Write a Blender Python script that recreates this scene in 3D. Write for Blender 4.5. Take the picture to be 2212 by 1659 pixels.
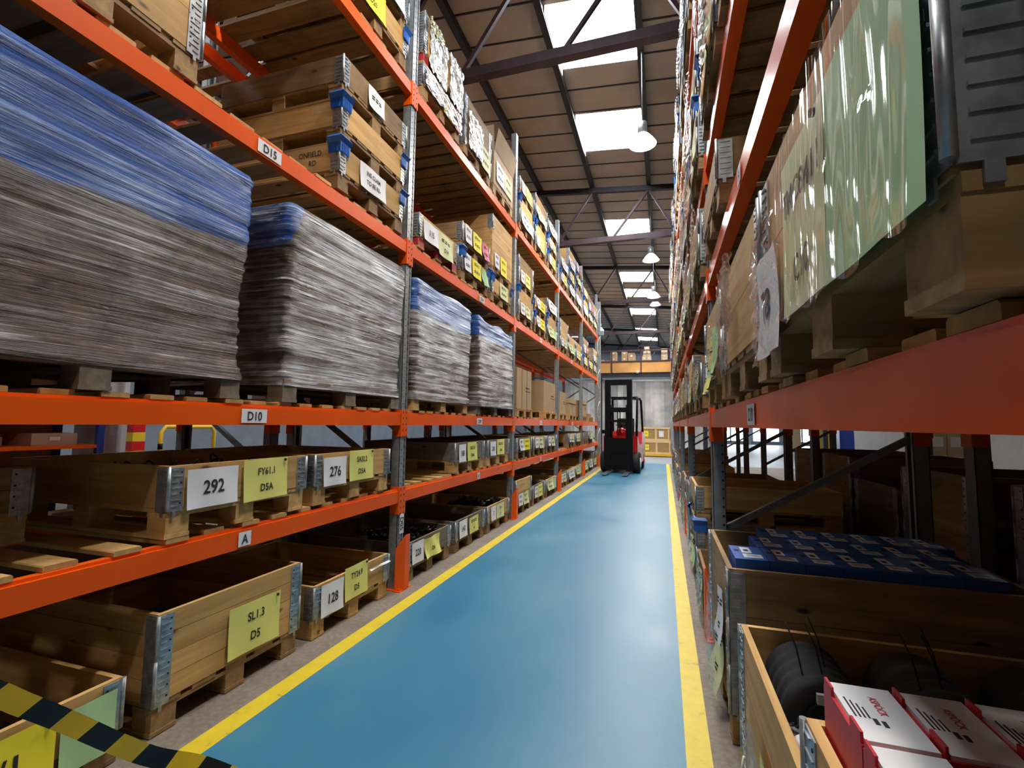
import bpy, bmesh, math, random
from mathutils import Vector, Matrix, noise
RND = random.Random(11)
for _o in list(bpy.data.objects):
    bpy.data.objects.remove(_o)
SC = bpy.context.scene
COL = SC.collection
PI = math.pi

# ------------------------------------------------------------------ camera
W, H = 2212, 1659
F_PX = 1026.7
YAW, PITCH, ROLL, CAM_Z = 0.3088, 0.0834, 0.0136, 1.2257
fwd = Vector((-math.sin(YAW) * math.cos(PITCH), math.cos(YAW) * math.cos(PITCH), math.sin(PITCH)))
rgt = Vector((math.cos(YAW), math.sin(YAW), 0))
upv = rgt.cross(fwd)
rr = rgt * math.cos(ROLL) + upv * math.sin(ROLL)
uu = -rgt * math.sin(ROLL) + upv * math.cos(ROLL)
cam_d = bpy.data.cameras.new('camera')
cam_d.sensor_width = 36
cam_d.lens = F_PX / W * 36
cam_d.clip_start = 0.02
cam = bpy.data.objects.new('camera', cam_d)
cam.matrix_world = Matrix(((rr.x, uu.x, -fwd.x, 0), (rr.y, uu.y, -fwd.y, 0), (rr.z, uu.z, -fwd.z, CAM_Z), (0, 0, 0, 1)))
COL.objects.link(cam)
SC.camera = cam

# ------------------------------------------------------------------ world, exposure
wd = bpy.data.worlds.new('world')
SC.world = wd
wd.use_nodes = True
wd.node_tree.nodes['Background'].inputs[0].default_value = (0.75, 0.85, 1.0, 1)
wd.node_tree.nodes['Background'].inputs[1].default_value = 1.0
SC.view_settings.view_transform = 'Standard'
SC.view_settings.look = 'None'
SC.view_settings.gamma = 1
SC.view_settings.use_curve_mapping = False
SC.view_settings.exposure = 0.95

SKY_STRENGTH = 16.0      # brightness of the daylight seen through the roof panes
LAMP_W = 210.0           # each high bay lamp
SIDE_W = 36.0           # unseen fill lamps added over the neighbouring aisles

def lamp_light(name, loc, power, radius=0.14, col=(1, 0.93, 0.82)):
    ld = bpy.data.lights.new(name, 'SPOT')
    ld.energy = power
    ld.shadow_soft_size = radius
    ld.spot_size = math.radians(160)
    ld.spot_blend = 0.5
    ld.color = col
    o = bpy.data.objects.new(name, ld)
    o.location = loc
    COL.objects.link(o)
    return o

AISLE_LAMPS = [(-0.25, -3.2, 5.45), (-0.25, 2.1, 5.45), (-0.25, 7.1, 5.45), (-0.25, 12.1, 5.35), (-0.25, 15.6, 5.33), (-0.25, 19.0, 5.9)]  # first one is unseen, added behind the camera to lift the near faces
SIDE_FILL_LAMPS = [(-5.65, 1.5, 5.6), (-5.65, 8.0, 5.6), (-5.65, 14.5, 5.6), (5.11, 8.6, 5.3), (5.11, 26.0, 5.3), (-2.96, 23.5, 5.9), (1.075, 23.5, 5.9)]  # unseen lamps, added as fill beside and beyond the aisle

# ------------------------------------------------------------------ shared numbers (metres)
XL, XR = -1.884, 0.2665            # front planes of the left and right racks
PITCHY = 2.79
Y0 = 3.17                          # first left upright seen in the picture
YR = 3.05                          # first right upright
LZ = [0.714, 1.289, 2.622, 3.925]  # beam tops, left
RZ = [1.308, 2.155, 2.885, 4.60]   # beam tops, right
HB = 0.086
DK = 0.034                         # beam top to board top
PH, CH = 0.12, 0.17                # pallet and collar heights

# ------------------------------------------------------------------ node helpers
MATS = {}
def nt_new(name):
    m = bpy.data.materials.new(name)
    m.use_nodes = True
    nt = m.node_tree
    b = nt.nodes['Principled BSDF']
    MATS[name] = m
    return m, nt, b
def nd(nt, typ, **kw):
    n = nt.nodes.new(typ)
    for k, v in kw.items():
        if k.startswith('i_'):
            n.inputs[k[2:].replace('_', ' ')].default_value = v
        else:
            setattr(n, k, v)
    return n
def lk(nt, a, ai, b, bi):
    nt.links.new(a.outputs[ai], b.inputs[bi])
def coords(nt, scale=(1, 1, 1), rnd=True, world=False):
    tc = nd(nt, 'ShaderNodeTexCoord')
    mp = nd(nt, 'ShaderNodeMapping')
    mp.inputs['Scale'].default_value = scale
    if world:
        g = nd(nt, 'ShaderNodeNewGeometry')
        lk(nt, g, 'Position', mp, 'Vector')
    elif rnd:
        oi = nd(nt, 'ShaderNodeObjectInfo')
        ml = nd(nt, 'ShaderNodeMath', operation='MULTIPLY')
        ml.inputs[1].default_value = 37.0
        lk(nt, oi, 'Random', ml, 0)
        va = nd(nt, 'ShaderNodeVectorMath', operation='ADD')
        lk(nt, tc, 'Object', va, 0)
        lk(nt, ml, 0, va, 1)
        lk(nt, va, 0, mp, 'Vector')
    else:
        lk(nt, tc, 'Object', mp, 'Vector')
    return mp
def noise_n(nt, mp, scale=5, detail=4, rough=0.55, dist=0.0):
    n = nd(nt, 'ShaderNodeTexNoise')
    n.inputs['Scale'].default_value = scale
    n.inputs['Detail'].default_value = detail
    n.inputs['Roughness'].default_value = rough
    n.inputs['Distortion'].default_value = dist
    lk(nt, mp, 0, n, 'Vector')
    return n
def ramp(nt, src, stops, si='Fac'):
    r = nd(nt, 'ShaderNodeValToRGB')
    el = r.color_ramp.elements
    while len(el) < len(stops):
        el.new(0.5)
    for e, (p, c) in zip(el, stops):
        e.position = p
        e.color = (*c, 1) if len(c) == 3 else c
    lk(nt, src, si, r, 'Fac')
    return r
def mixc(nt, fac, a, b, blend='MIX'):
    m = nd(nt, 'ShaderNodeMix', data_type='RGBA', blend_type=blend)
    if isinstance(fac, (int, float)):
        m.inputs[0].default_value = fac
    else:
        nt.links.new(fac, m.inputs[0])
    for i, v in ((6, a), (7, b)):
        if isinstance(v, tuple):
            m.inputs[i].default_value = (*v, 1)
        else:
            nt.links.new(v, m.inputs[i])
    return m
def bump(nt, src, b, strength=0.3, dist=0.01, si='Fac'):
    bm = nd(nt, 'ShaderNodeBump')
    bm.inputs['Strength'].default_value = strength
    bm.inputs['Distance'].default_value = dist
    lk(nt, src, si, bm, 'Height')
    lk(nt, bm, 0, b, 'Normal')
    return bm

def plain(name, col, rough=0.5, metal=0.0, var=0.12, scale=6, coat=0.0, bmp=0.0):
    m, nt, b = nt_new(name)
    mp = coords(nt)
    n = noise_n(nt, mp, scale, 5)
    lo = tuple(c * (1 - var) for c in col)
    hi = tuple(min(1, c * (1 + var)) for c in col)
    r = ramp(nt, n, [(0.3, lo), (0.7, hi)])
    lk(nt, r, 0, b, 'Base Color')
    b.inputs['Roughness'].default_value = rough
    b.inputs['Metallic'].default_value = metal
    if coat:
        b.inputs['Coat Weight'].default_value = coat
        b.inputs['Coat Roughness'].default_value = 0.15
    if bmp:
        bump(nt, n, b, bmp, 0.004)
    return m

def wood(name, axis, light, dark, knots=True, rough=0.75, dirt=0.0):
    m, nt, b = nt_new(name)
    s = [14.0, 14.0, 14.0]
    s[axis] = 0.9
    mp = coords(nt, tuple(s))
    n = noise_n(nt, mp, 1.6, 6, 0.6, 0.6)
    r = ramp(nt, n, [(0.28, dark), (0.5, tuple((a + c) / 2 for a, c in zip(light, dark))), (0.72, light)])
    col = r.outputs[0]
    oi = nd(nt, 'ShaderNodeObjectInfo')
    hv = nd(nt, 'ShaderNodeHueSaturation')
    mr = nd(nt, 'ShaderNodeMapRange')
    mr.inputs[3].default_value = 0.78
    mr.inputs[4].default_value = 1.12
    lk(nt, oi, 'Random', mr, 0)
    lk(nt, mr, 0, hv, 'Value')
    nt.links.new(col, hv.inputs['Color'])
    col = hv.outputs[0]
    if knots:
        ks = [5.0, 5.0, 5.0]
        ks[axis] = 2.2
        kp = coords(nt, tuple(ks))
        v = nd(nt, 'ShaderNodeTexVoronoi')
        v.inputs['Scale'].default_value = 1.5
        lk(nt, kp, 0, v, 'Vector')
        kr = ramp(nt, v, [(0.05, (1, 1, 1)), (0.11, (0, 0, 0))], 'Distance')
        mx = mixc(nt, kr.outputs[0], col, tuple(c * 0.28 for c in dark))
        col = mx.outputs[2]
    if dirt:
        dp = coords(nt, (1.6, 1.6, 1.6))
        dn = noise_n(nt, dp, 2.2, 5, 0.65)
        dr = ramp(nt, dn, [(0.48, (0, 0, 0)), (0.72, (dirt, dirt, dirt))])
        mx = mixc(nt, dr.outputs[0], col, (0.06, 0.042, 0.028))
        col = mx.outputs[2]
    nt.links.new(col, b.inputs['Base Color'])
    b.inputs['Roughness'].default_value = rough
    bump(nt, n, b, 0.25, 0.003)
    return m

PINE_L, PINE_D = (0.68, 0.43, 0.165), (0.43, 0.235, 0.07)
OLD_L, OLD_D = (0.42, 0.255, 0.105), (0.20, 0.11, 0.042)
GRY_L, GRY_D = (0.27, 0.215, 0.15), (0.13, 0.098, 0.066)
for ax, nm in ((0, 'x'), (1, 'y'), (2, 'z')):
    wood('pine_' + nm, ax, PINE_L, PINE_D, dirt=0.25)
    wood('aged_' + nm, ax, OLD_L, OLD_D, dirt=0.5)
    wood('grey_' + nm, ax, GRY_L, GRY_D, dirt=0.5)
plain('orange_paint', (0.84, 0.105, 0.003), 0.4, 0, 0.06, 3, coat=0.1)
MATS['orange_paint'].node_tree.nodes['Principled BSDF'].inputs['Specular IOR Level'].default_value = 0.25
plain('red_paint', (0.80, 0.092, 0.003), 0.36, 0, 0.06, 3, coat=0.25)
MATS['red_paint'].node_tree.nodes['Principled BSDF'].inputs['Specular IOR Level'].default_value = 0.2
plain('galvanised', (0.33, 0.36, 0.38), 0.42, 0.55, 0.25, 25)
plain('grey_paint', (0.19, 0.205, 0.22), 0.5, 0.2, 0.2, 12)
plain('hinge_steel', (0.38, 0.41, 0.44), 0.4, 0.75, 0.3, 30, bmp=0.1)
plain('dark_hole', (0.006, 0.006, 0.007), 0.9)
plain('blue_plastic', (0.012, 0.12, 0.48), 0.4, 0, 0.08)
plain('blue_box', (0.012, 0.09, 0.36), 0.6, 0, 0.1)
plain('ink', (0.015, 0.015, 0.018), 0.8)
plain('red_ink', (0.5, 0.03, 0.05), 0.7)
plain('paper_white', (0.78, 0.79, 0.83), 0.7, 0, 0.05, 3)
plain('paper_yellow', (0.76, 0.74, 0.20), 0.7, 0, 0.05, 3)
plain('paper_bright', (0.86, 0.74, 0.03), 0.7, 0, 0.05, 3)
plain('paper_pale', (0.68, 0.71, 0.40), 0.7, 0, 0.08, 3)
plain('paper_green', (0.40, 0.66, 0.36), 0.7, 0, 0.05, 3)
plain('paper_pink', (0.78, 0.22, 0.30), 0.7, 0, 0.15, 6)
plain('cardboard', (0.40, 0.262, 0.135), 0.8, 0, 0.1, 4)
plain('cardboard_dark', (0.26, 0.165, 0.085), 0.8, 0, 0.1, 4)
plain('cardboard_pale', (0.50, 0.37, 0.24), 0.8, 0, 0.1, 4)
plain('black_paint', (0.003, 0.003, 0.004), 0.6, 0, 0.2)
MATS['black_paint'].node_tree.nodes['Principled BSDF'].inputs['Specular IOR Level'].default_value = 0.15
plain('black_rubber', (0.010, 0.010, 0.011), 0.75, 0, 0.2, 20)
plain('fork_red', (0.55, 0.010, 0.016), 0.25, 0, 0.05, coat=0.6)
plain('white_gloss', (0.75, 0.75, 0.73), 0.35, 0, 0.06)
plain('white_card', (0.72, 0.72, 0.74), 0.55, 0, 0.04)
plain('red_card', (0.50, 0.012, 0.022), 0.5, 0, 0.06)
plain('shiny_black', (0.012, 0.012, 0.014), 0.22, 0.2, 0.3, 12)
plain('steel_dark', (0.022, 0.020, 0.028), 0.5, 0.3, 0.25, 5)
plain('steel_maroon', (0.055, 0.026, 0.034), 0.5, 0.2, 0.25, 5)
plain('bright_steel', (0.5, 0.5, 0.5), 0.3, 0.9, 0.2, 10)
plain('yellow_paint', (0.72, 0.46, 0.02), 0.4, 0, 0.08)
plain('wall_paint', (0.20, 0.235, 0.28), 0.75, 0, 0.12, 2, bmp=0.15)
plain('wall_cream', (0.24, 0.22, 0.20), 0.75, 0, 0.08, 2)
plain('ply_fascia', (0.56, 0.27, 0.075), 0.6, 0, 0.25, 1.5)
plain('blue_steel', (0.02, 0.05, 0.28), 0.4, 0, 0.1)
plain('brown_plastic', (0.35, 0.02, 0.03), 0.5, 0, 0.1)
plain('silver_plastic', (0.42, 0.43, 0.43), 0.35, 0.3, 0.1, 20)
plain('zip_white', (0.8, 0.8, 0.78), 0.5)

def emis(name, col, s):
    m, nt, b = nt_new(name)
    b.inputs['Base Color'].default_value = (*col, 1)
    b.inputs['Emission Color'].default_value = (*col, 1)
    b.inputs['Emission Strength'].default_value = s
    return m
emis('sky_pane', (0.90, 0.95, 1.0), SKY_STRENGTH)
emis('lamp_glow', (1, 0.97, 0.88), 14)
emis('window_glow', (0.92, 0.96, 1.0), 3.0)

def floor_mats():
    # bare concrete
    m, nt, b = nt_new('concrete')
    mp = coords(nt, world=True)
    n = noise_n(nt, mp, 1.7, 8, 0.65)
    n2 = noise_n(nt, mp, 40, 3, 0.6)
    r = ramp(nt, n, [(0.3, (0.13, 0.105, 0.082)), (0.7, (0.27, 0.225, 0.18))])
    r2 = ramp(nt, n2, [(0.35, (0.75, 0.75, 0.75)), (0.65, (1.1, 1.1, 1.1))])
    mx = mixc(nt, 1.0, r.outputs[0], r2.outputs[0], 'MULTIPLY')
    nt.links.new(mx.outputs[2], b.inputs['Base Color'])
    b.inputs['Roughness'].default_value = 0.7
    bump(nt, n2, b, 0.2, 0.003)
    # blue walkway paint
    m, nt, b = nt_new('blue_floor')
    mp = coords(nt, (1, 0.55, 1), world=True)
    n = noise_n(nt, mp, 1.3, 7, 0.6)
    r = ramp(nt, n, [(0.25, (0.012, 0.140, 0.275)), (0.5, (0.032, 0.178, 0.300)), (0.75, (0.085, 0.225, 0.310))])
    n3 = noise_n(nt, mp, 28, 5, 0.7)
    r3 = ramp(nt, n3, [(0.66, (0, 0, 0)), (0.74, (0.5, 0.5, 0.5))])
    mx = mixc(nt, r3.outputs[0], r.outputs[0], (0.05, 0.13, 0.22))
    nt.links.new(mx.outputs[2], b.inputs['Base Color'])
    rr_ = ramp(nt, n, [(0.3, (0.34, 0.34, 0.34)), (0.7, (0.5, 0.5, 0.5))])
    lk(nt, rr_, 0, b, 'Roughness')
    bump(nt, n3, b, 0.12, 0.002)
    # pale grey floor past the aisle
    m, nt, b = nt_new('grey_floor')
    mp = coords(nt, world=True)
    n = noise_n(nt, mp, 1.2, 7, 0.6)
    r = ramp(nt, n, [(0.3, (0.18, 0.22, 0.26)), (0.7, (0.29, 0.33, 0.37))])
    lk(nt, r, 0, b, 'Base Color')
    b.inputs['Roughness'].default_value = 0.42
    # yellow line, scuffed
    m, nt, b = nt_new('yellow_line')
    mp = coords(nt, world=True)
    n = noise_n(nt, mp, 9, 8, 0.72)
    r = ramp(nt, n, [(0.30, (0.16, 0.12, 0.03)), (0.40, (0.62, 0.46, 0.02)), (0.7, (0.72, 0.55, 0.025))])
    lk(nt, r, 0, b, 'Base Color')
    b.inputs['Roughness'].default_value = 0.5
floor_mats()

def roof_mat():
    m, nt, b = nt_new('roof_sheet')
    mp = coords(nt, world=True)
    n = noise_n(nt, mp, 0.9, 6, 0.6)
    r = ramp(nt, n, [(0.3, (0.38, 0.315, 0.26)), (0.7, (0.50, 0.425, 0.36))])
    lk(nt, r, 0, b, 'Base Color')
    b.inputs['Roughness'].default_value = 0.8
roof_mat()

def film_mat(name, blue_z, wave, tilt, brown=(0.105, 0.062, 0.038), blue=(0.010, 0.085, 0.40), sheen_haze=0.5, bs=0.85, coat=0.7):
    # stretch film wound over brown stock, with a blue sheet under the film at the top
    m, nt, b = nt_new(name)
    tc = nd(nt, 'ShaderNodeTexCoord')
    sep = nd(nt, 'ShaderNodeSeparateXYZ')
    lk(nt, tc, 'Object', sep, 0)
    mpw = coords(nt, (1.2, 1.2, 0.8), rnd=False)
    nw = noise_n(nt, mpw, 1.6, 2, 0.5)
    sub = nd(nt, 'ShaderNodeMath', operation='MULTIPLY_ADD')
    lk(nt, nw, 'Fac', sub, 0)
    sub.inputs[1].default_value = wave
    lk(nt, sep, 'Z', sub, 2)
    tl = nd(nt, 'ShaderNodeMath', operation='MULTIPLY_ADD')
    lk(nt, sep, 'X', tl, 0)
    tl.inputs[1].default_value = tilt
    lk(nt, sub, 0, tl, 2)
    st = nd(nt, 'ShaderNodeMapRange')
    st.inputs[1].default_value = blue_z + wave * 0.5 - 0.008
    st.inputs[2].default_value = blue_z + wave * 0.5 + 0.008
    lk(nt, tl, 0, st, 0)
    # milky film layers, plus long flat streaks of sheen painted into the colour
    mps = coords(nt, (1.1, 1.1, 62), rnd=True)
    ns = noise_n(nt, mps, 1.0, 7, 0.66, 0.3)
    mpl = coords(nt, (2.6, 2.6, 4.5), rnd=True)
    npl = noise_n(nt, mpl, 1.0, 3, 0.55, 0.6)
    sm = nd(nt, 'ShaderNodeMath', operation='MULTIPLY_ADD')
    lk(nt, npl, 'Fac', sm, 0)
    sm.inputs[1].default_value = 0.55
    lk(nt, ns, 'Fac', sm, 2)
    rs = ramp(nt, sm, [(0.80 - 0.12 * sheen_haze, (0, 0, 0)), (0.98 - 0.12 * sheen_haze, (0.85, 0.85, 0.85))], 0)
    mpb = coords(nt, (9, 9, 13), rnd=True)
    nb = noise_n(nt, mpb, 1.0, 4, 0.6, 0.4)
    rb = ramp(nt, nb, [(0.35, tuple(c * 0.6 for c in brown)), (0.65, tuple(c * 1.35 for c in brown))])
    base = mixc(nt, st.outputs[0], rb.outputs[0], blue)
    mk = mixc(nt, st.outputs[0], (0.62, 0.61, 0.62), (0.30, 0.46, 0.78))
    hz = mixc(nt, rs.outputs[0], base.outputs[2], mk.outputs[2])
    nt.links.new(hz.outputs[2], b.inputs['Base Color'])
    b.inputs['Roughness'].default_value = 0.26
    b.inputs['Specular IOR Level'].default_value = 0.25
    b.inputs['Coat Weight'].default_value = coat
    b.inputs['Coat IOR'].default_value = 1.5
    b.inputs['Coat Roughness'].default_value = 0.1
    mpc = coords(nt, (2.2, 2.2, 60), rnd=True)
    nc = noise_n(nt, mpc, 1.0, 7, 0.65, 0.5)
    bm = bump(nt, nc, b, bs, 0.035)
    lk(nt, bm, 0, b, 'Coat Normal')
    return m

def foil_mat(name, col, strength=0.9, rough=0.2, metal=0.1):
    # crumpled clear plastic pulled tight over paper
    m, nt, b = nt_new(name)
    mp = coords(nt, (1, 1, 1))
    n = noise_n(nt, mp, 7, 4, 0.6, 1.6)
    v = nd(nt, 'ShaderNodeTexVoronoi')
    v.inputs['Scale'].default_value = 9
    lk(nt, mp, 0, v, 'Vector')
    ad = nd(nt, 'ShaderNodeMath', operation='ADD')
    lk(nt, n, 'Fac', ad, 0)
    lk(nt, v, 'Distance', ad, 1)
    b.inputs['Base Color'].default_value = (*col, 1)
    b.inputs['Roughness'].default_value = rough
    b.inputs['Metallic'].default_value = metal
    b.inputs['Coat Weight'].default_value = 1.0
    b.inputs['Coat Roughness'].default_value = 0.06
    bm = bump(nt, ad, b, strength, 0.05, 0)
    lk(nt, bm, 0, b, 'Coat Normal')
    return m
foil_mat('foil_white', (0.74, 0.74, 0.76))
foil_mat('foil_yellow', (0.60, 0.58, 0.26))

def clear_mat(name, fac=0.22, tint=(1, 1, 1), rough=0.08, strength=0.55, scale=4.0, st=(3.2, 3.2, 0.55)):
    m = bpy.data.materials.new(name)
    m.use_nodes = True
    nt = m.node_tree
    nt.nodes.clear()
    MATS[name] = m
    mp = coords(nt, st)
    n = noise_n(nt, mp, scale, 2, 0.45, 0.4)
    bm = nd(nt, 'ShaderNodeBump')
    bm.inputs['Strength'].default_value = strength
    bm.inputs['Distance'].default_value = 0.03
    lk(nt, n, 'Fac', bm, 'Height')
    g = nd(nt, 'ShaderNodeBsdfGlossy')
    g.inputs['Roughness'].default_value = rough
    g.inputs['Color'].default_value = (0.95, 0.95, 0.95, 1)
    lk(nt, bm, 0, g, 'Normal')
    t = nd(nt, 'ShaderNodeBsdfTransparent')
    t.inputs['Color'].default_value = (*tint, 1)
    mx = nd(nt, 'ShaderNodeMixShader')
    mx.inputs[0].default_value = fac
    lk(nt, t, 0, mx, 1)
    lk(nt, g, 0, mx, 2)
    out = nd(nt, 'ShaderNodeOutputMaterial')
    lk(nt, mx, 0, out, 0)
    return m
clear_mat('clear_plastic', 0.20)
clear_mat('milky_plastic', 0.38, (0.9, 0.9, 0.9), 0.18)

# ------------------------------------------------------------------ mesh builder and object helpers
class MB:
    def __init__(s):
        s.v, s.f, s.m, s.sm = [], [], [], []
    def quad(s, pts, mi=0, smooth=False):
        n = len(s.v)
        s.v += [tuple(p) for p in pts]
        s.f.append(tuple(range(n, n + len(pts))))
        s.m.append(mi)
        s.sm.append(smooth)
    def box(s, x0, x1, y0, y1, z0, z1, mi=0, M=None):
        x0, x1 = min(x0, x1), max(x0, x1)
        y0, y1 = min(y0, y1), max(y0, y1)
        n = len(s.v)
        p = [(x0, y0, z0), (x1, y0, z0), (x1, y1, z0), (x0, y1, z0), (x0, y0, z1), (x1, y0, z1), (x1, y1, z1), (x0, y1, z1)]
        if M is not None:
            p = [tuple(M @ Vector(q)) for q in p]
        s.v += p
        for f in ((0, 3, 2, 1), (4, 5, 6, 7), (0, 1, 5, 4), (1, 2, 6, 5), (2, 3, 7, 6), (3, 0, 4, 7)):
            s.f.append(tuple(n + i for i in f))
            s.m.append(mi)
            s.sm.append(False)
        return s
    def bar(s, a, b, w, h, mi=0, up=(0, 0, 1)):
        # straight bar of rectangular section from a to b
        a, b = Vector(a), Vector(b)
        d = b - a
        L = d.length
        z = d.normalized()
        x = Vector(up).cross(z)
        if x.length < 1e-4:
            x = Vector((1, 0, 0))
        x.normalize()
        y = z.cross(x)
        M = Matrix(((x.x, y.x, z.x, a.x), (x.y, y.y, z.y, a.y), (x.z, y.z, z.z, a.z), (0, 0, 0, 1)))
        return s.box(-w / 2, w / 2, -h / 2, h / 2, 0, L, mi, M)
    def tube(s, pts, r, mi=0, seg=8, closed=False, caps=True):
        pts = [Vector(p) for p in pts]
        n = len(pts)
        rad = r if isinstance(r, (list, tuple)) else [r] * n
        base = len(s.v)
        px = None
        for i, p in enumerate(pts):
            if closed:
                t = pts[(i + 1) % n] - pts[i - 1]
            else:
                t = pts[min(i + 1, n - 1)] - pts[max(i - 1, 0)]
            t.normalize()
            if px is None:
                px = t.orthogonal().normalized()
            px = (px - t * px.dot(t))
            px = px.normalized() if px.length > 1e-6 else t.orthogonal().normalized()
            py = t.cross(px)
            for k in range(seg):
                a = 2 * PI * k / seg
                s.v.append(tuple(p + (px * math.cos(a) + py * math.sin(a)) * rad[i]))
        for i in range(n if closed else n - 1):
            for k in range(seg):
                a, b2 = base + i * seg, base + ((i + 1) % n) * seg
                s.f.append((a + k, a + (k + 1) % seg, b2 + (k + 1) % seg, b2 + k))
                s.m.append(mi)
                s.sm.append(True)
        if caps and not closed:
            s.f.append(tuple(base + k for k in reversed(range(seg))))
            s.f.append(tuple(base + (n - 1) * seg + k for k in range(seg)))
            s.m += [mi, mi]
            s.sm += [False, False]
        return s
    def lathe(s, prof, cx=0, cy=0, cz=0, seg=24, mi=0, axis='z', capped=True):
        base = len(s.v)
        for r, h in prof:
            for k in range(seg):
                a = 2 * PI * k / seg
                c, d = r * math.cos(a), r * math.sin(a)
                s.v.append({'z': (cx + c, cy + d, cz + h), 'x': (cx + h, cy + c, cz + d), 'y': (cx + d, cy + h, cz + c)}[axis])
        for i in range(len(prof) - 1):
            for k in range(seg):
                a, b2 = base + i * seg, base + (i + 1) * seg
                s.f.append((a + k, a + (k + 1) % seg, b2 + (k + 1) % seg, b2 + k))
                s.m.append(mi)
                s.sm.append(True)
        if capped:
            s.f.append(tuple(base + k for k in reversed(range(seg))))
            s.f.append(tuple(base + (len(prof) - 1) * seg + k for k in range(seg)))
            s.m += [mi, mi]
            s.sm += [False, False]
        return s
    def grid(s, nu, nv, fn, mi=0, smooth=True, flip=False):
        base = len(s.v)
        for j in range(nv + 1):
            for i in range(nu + 1):
                s.v.append(tuple(fn(i / nu, j / nv)))
        for j in range(nv):
            for i in range(nu):
                a = base + j * (nu + 1) + i
                q = (a, a + 1, a + nu + 2, a + nu + 1)
                s.f.append(q[::-1] if flip else q)
                s.m.append(mi)
                s.sm.append(smooth)
        return s
    def mesh(s, name, mats, origin=(0, 0, 0)):
        me = bpy.data.meshes.new(name)
        o = origin
        me.from_pydata([(v[0] - o[0], v[1] - o[1], v[2] - o[2]) for v in s.v], [], s.f)
        for mt in ([mats] if isinstance(mats, str) else mats):
            me.materials.append(MATS[mt])
        me.polygons.foreach_set('material_index', s.m)
        me.polygons.foreach_set('use_smooth', s.sm)
        me.update()
        return me
    def build(s, name, mats, parent=None, origin=(0, 0, 0)):
        return link(s.mesh(name, mats, origin), name, parent)

def link(me, name, parent=None, loc=None, rz=None):
    o = bpy.data.objects.new(name, me)
    COL.objects.link(o)
    if parent:
        o.parent = parent
    if loc is not None:
        o.location = loc
    if rz is not None:
        o.rotation_euler = (0, 0, rz)
    return o
def tag(o, label, cat, group=None, kind=None):
    o['label'] = label
    o['category'] = cat
    if group:
        o['group'] = group
    if kind:
        o['kind'] = kind
    return o
def empty(name, loc, label, cat, rz=0.0, group=None):
    o = bpy.data.objects.new(name, None)
    o.empty_display_size = 0.1
    COL.objects.link(o)
    o.location = loc
    o.rotation_euler = (0, 0, rz)
    return tag(o, label, cat, group)
def structure(name, mb, mats):
    o = mb.build(name, mats)
    o['kind'] = 'structure'
    return o

_TXT = {}
def text_geo(body):
    # outline of a line of lettering, one unit high capitals, centred on x, baseline at 0
    if body in _TXT:
        return _TXT[body]
    cu = bpy.data.curves.new('lettering', 'FONT')
    cu.body = body
    cu.size = 1.0
    cu.align_x = 'CENTER'
    cu.resolution_u = 3
    cu.offset = 0.018
    o = bpy.data.objects.new('lettering', cu)
    COL.objects.link(o)
    dg = bpy.context.evaluated_depsgraph_get()
    me = bpy.data.meshes.new_from_object(o.evaluated_get(dg))
    vs = [(v.co.x / 0.70, v.co.y / 0.70) for v in me.vertices]
    fs = [tuple(p.vertices) for p in me.polygons]
    bpy.data.objects.remove(o)
    bpy.data.meshes.remove(me)
    bpy.data.curves.remove(cu)
    _TXT[body] = (vs, fs)
    return _TXT[body]
def put_text(mb, body, fn, cx, cz, h, mi, squeeze=0.86):
    vs, fs = text_geo(body)
    n = len(mb.v)
    mb.v += [fn(cx + x * h * squeeze, cz + z * h) for x, z in vs]
    for f in fs:
        mb.f.append(tuple(n + i for i in f))
        mb.m.append(mi)
        mb.sm.append(False)

def sign_mesh(w, h, paper, lines, curl=0.006, ink='ink', pin=False, skew=0.0):
    # sheet standing on its lower edge centre, facing -y; lines = (text or None for faint marks, height fraction, centre fraction)
    mb = MB()
    def surf(x, z, off=0.0):
        u, v = x / w, z / h
        return (x + skew * z, -0.0035 - off - curl * ((1 - v) ** 2) * (0.35 + abs(u)) - curl * 0.3 * math.sin(u * 7 + v * 3), z)
    mb.grid(6, 6, lambda u, v: surf((u - 0.5) * w, v * h), 0)
    for body, hf, cf in lines:
        if body is None:
            for k in range(3):
                x0 = (-0.3 + 0.21 * k) * w
                for z0 in (cf * h - 0.006, cf * h + 0.010):
                    mb.quad([surf(x0, z0, 0.0015), surf(x0 + 0.15 * w, z0, 0.0015), surf(x0 + 0.15 * w, z0 + 0.009, 0.0015), surf(x0, z0 + 0.009, 0.0015)], 1)
        else:
            put_text(mb, body, lambda x, z: surf(x, z, 0.0018), 0, cf * h - hf * h / 2, hf * h, 1)
    if pin:
        c = surf(w * 0.42, h * 0.93, 0.004)
        mb.lathe([(0.007, 0), (0.007, -0.006), (0.003, -0.009)], c[0], c[1], c[2], 10, 2, 'y')
    return mb.mesh('paper_sign', [paper, ink, 'ink'])

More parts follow.
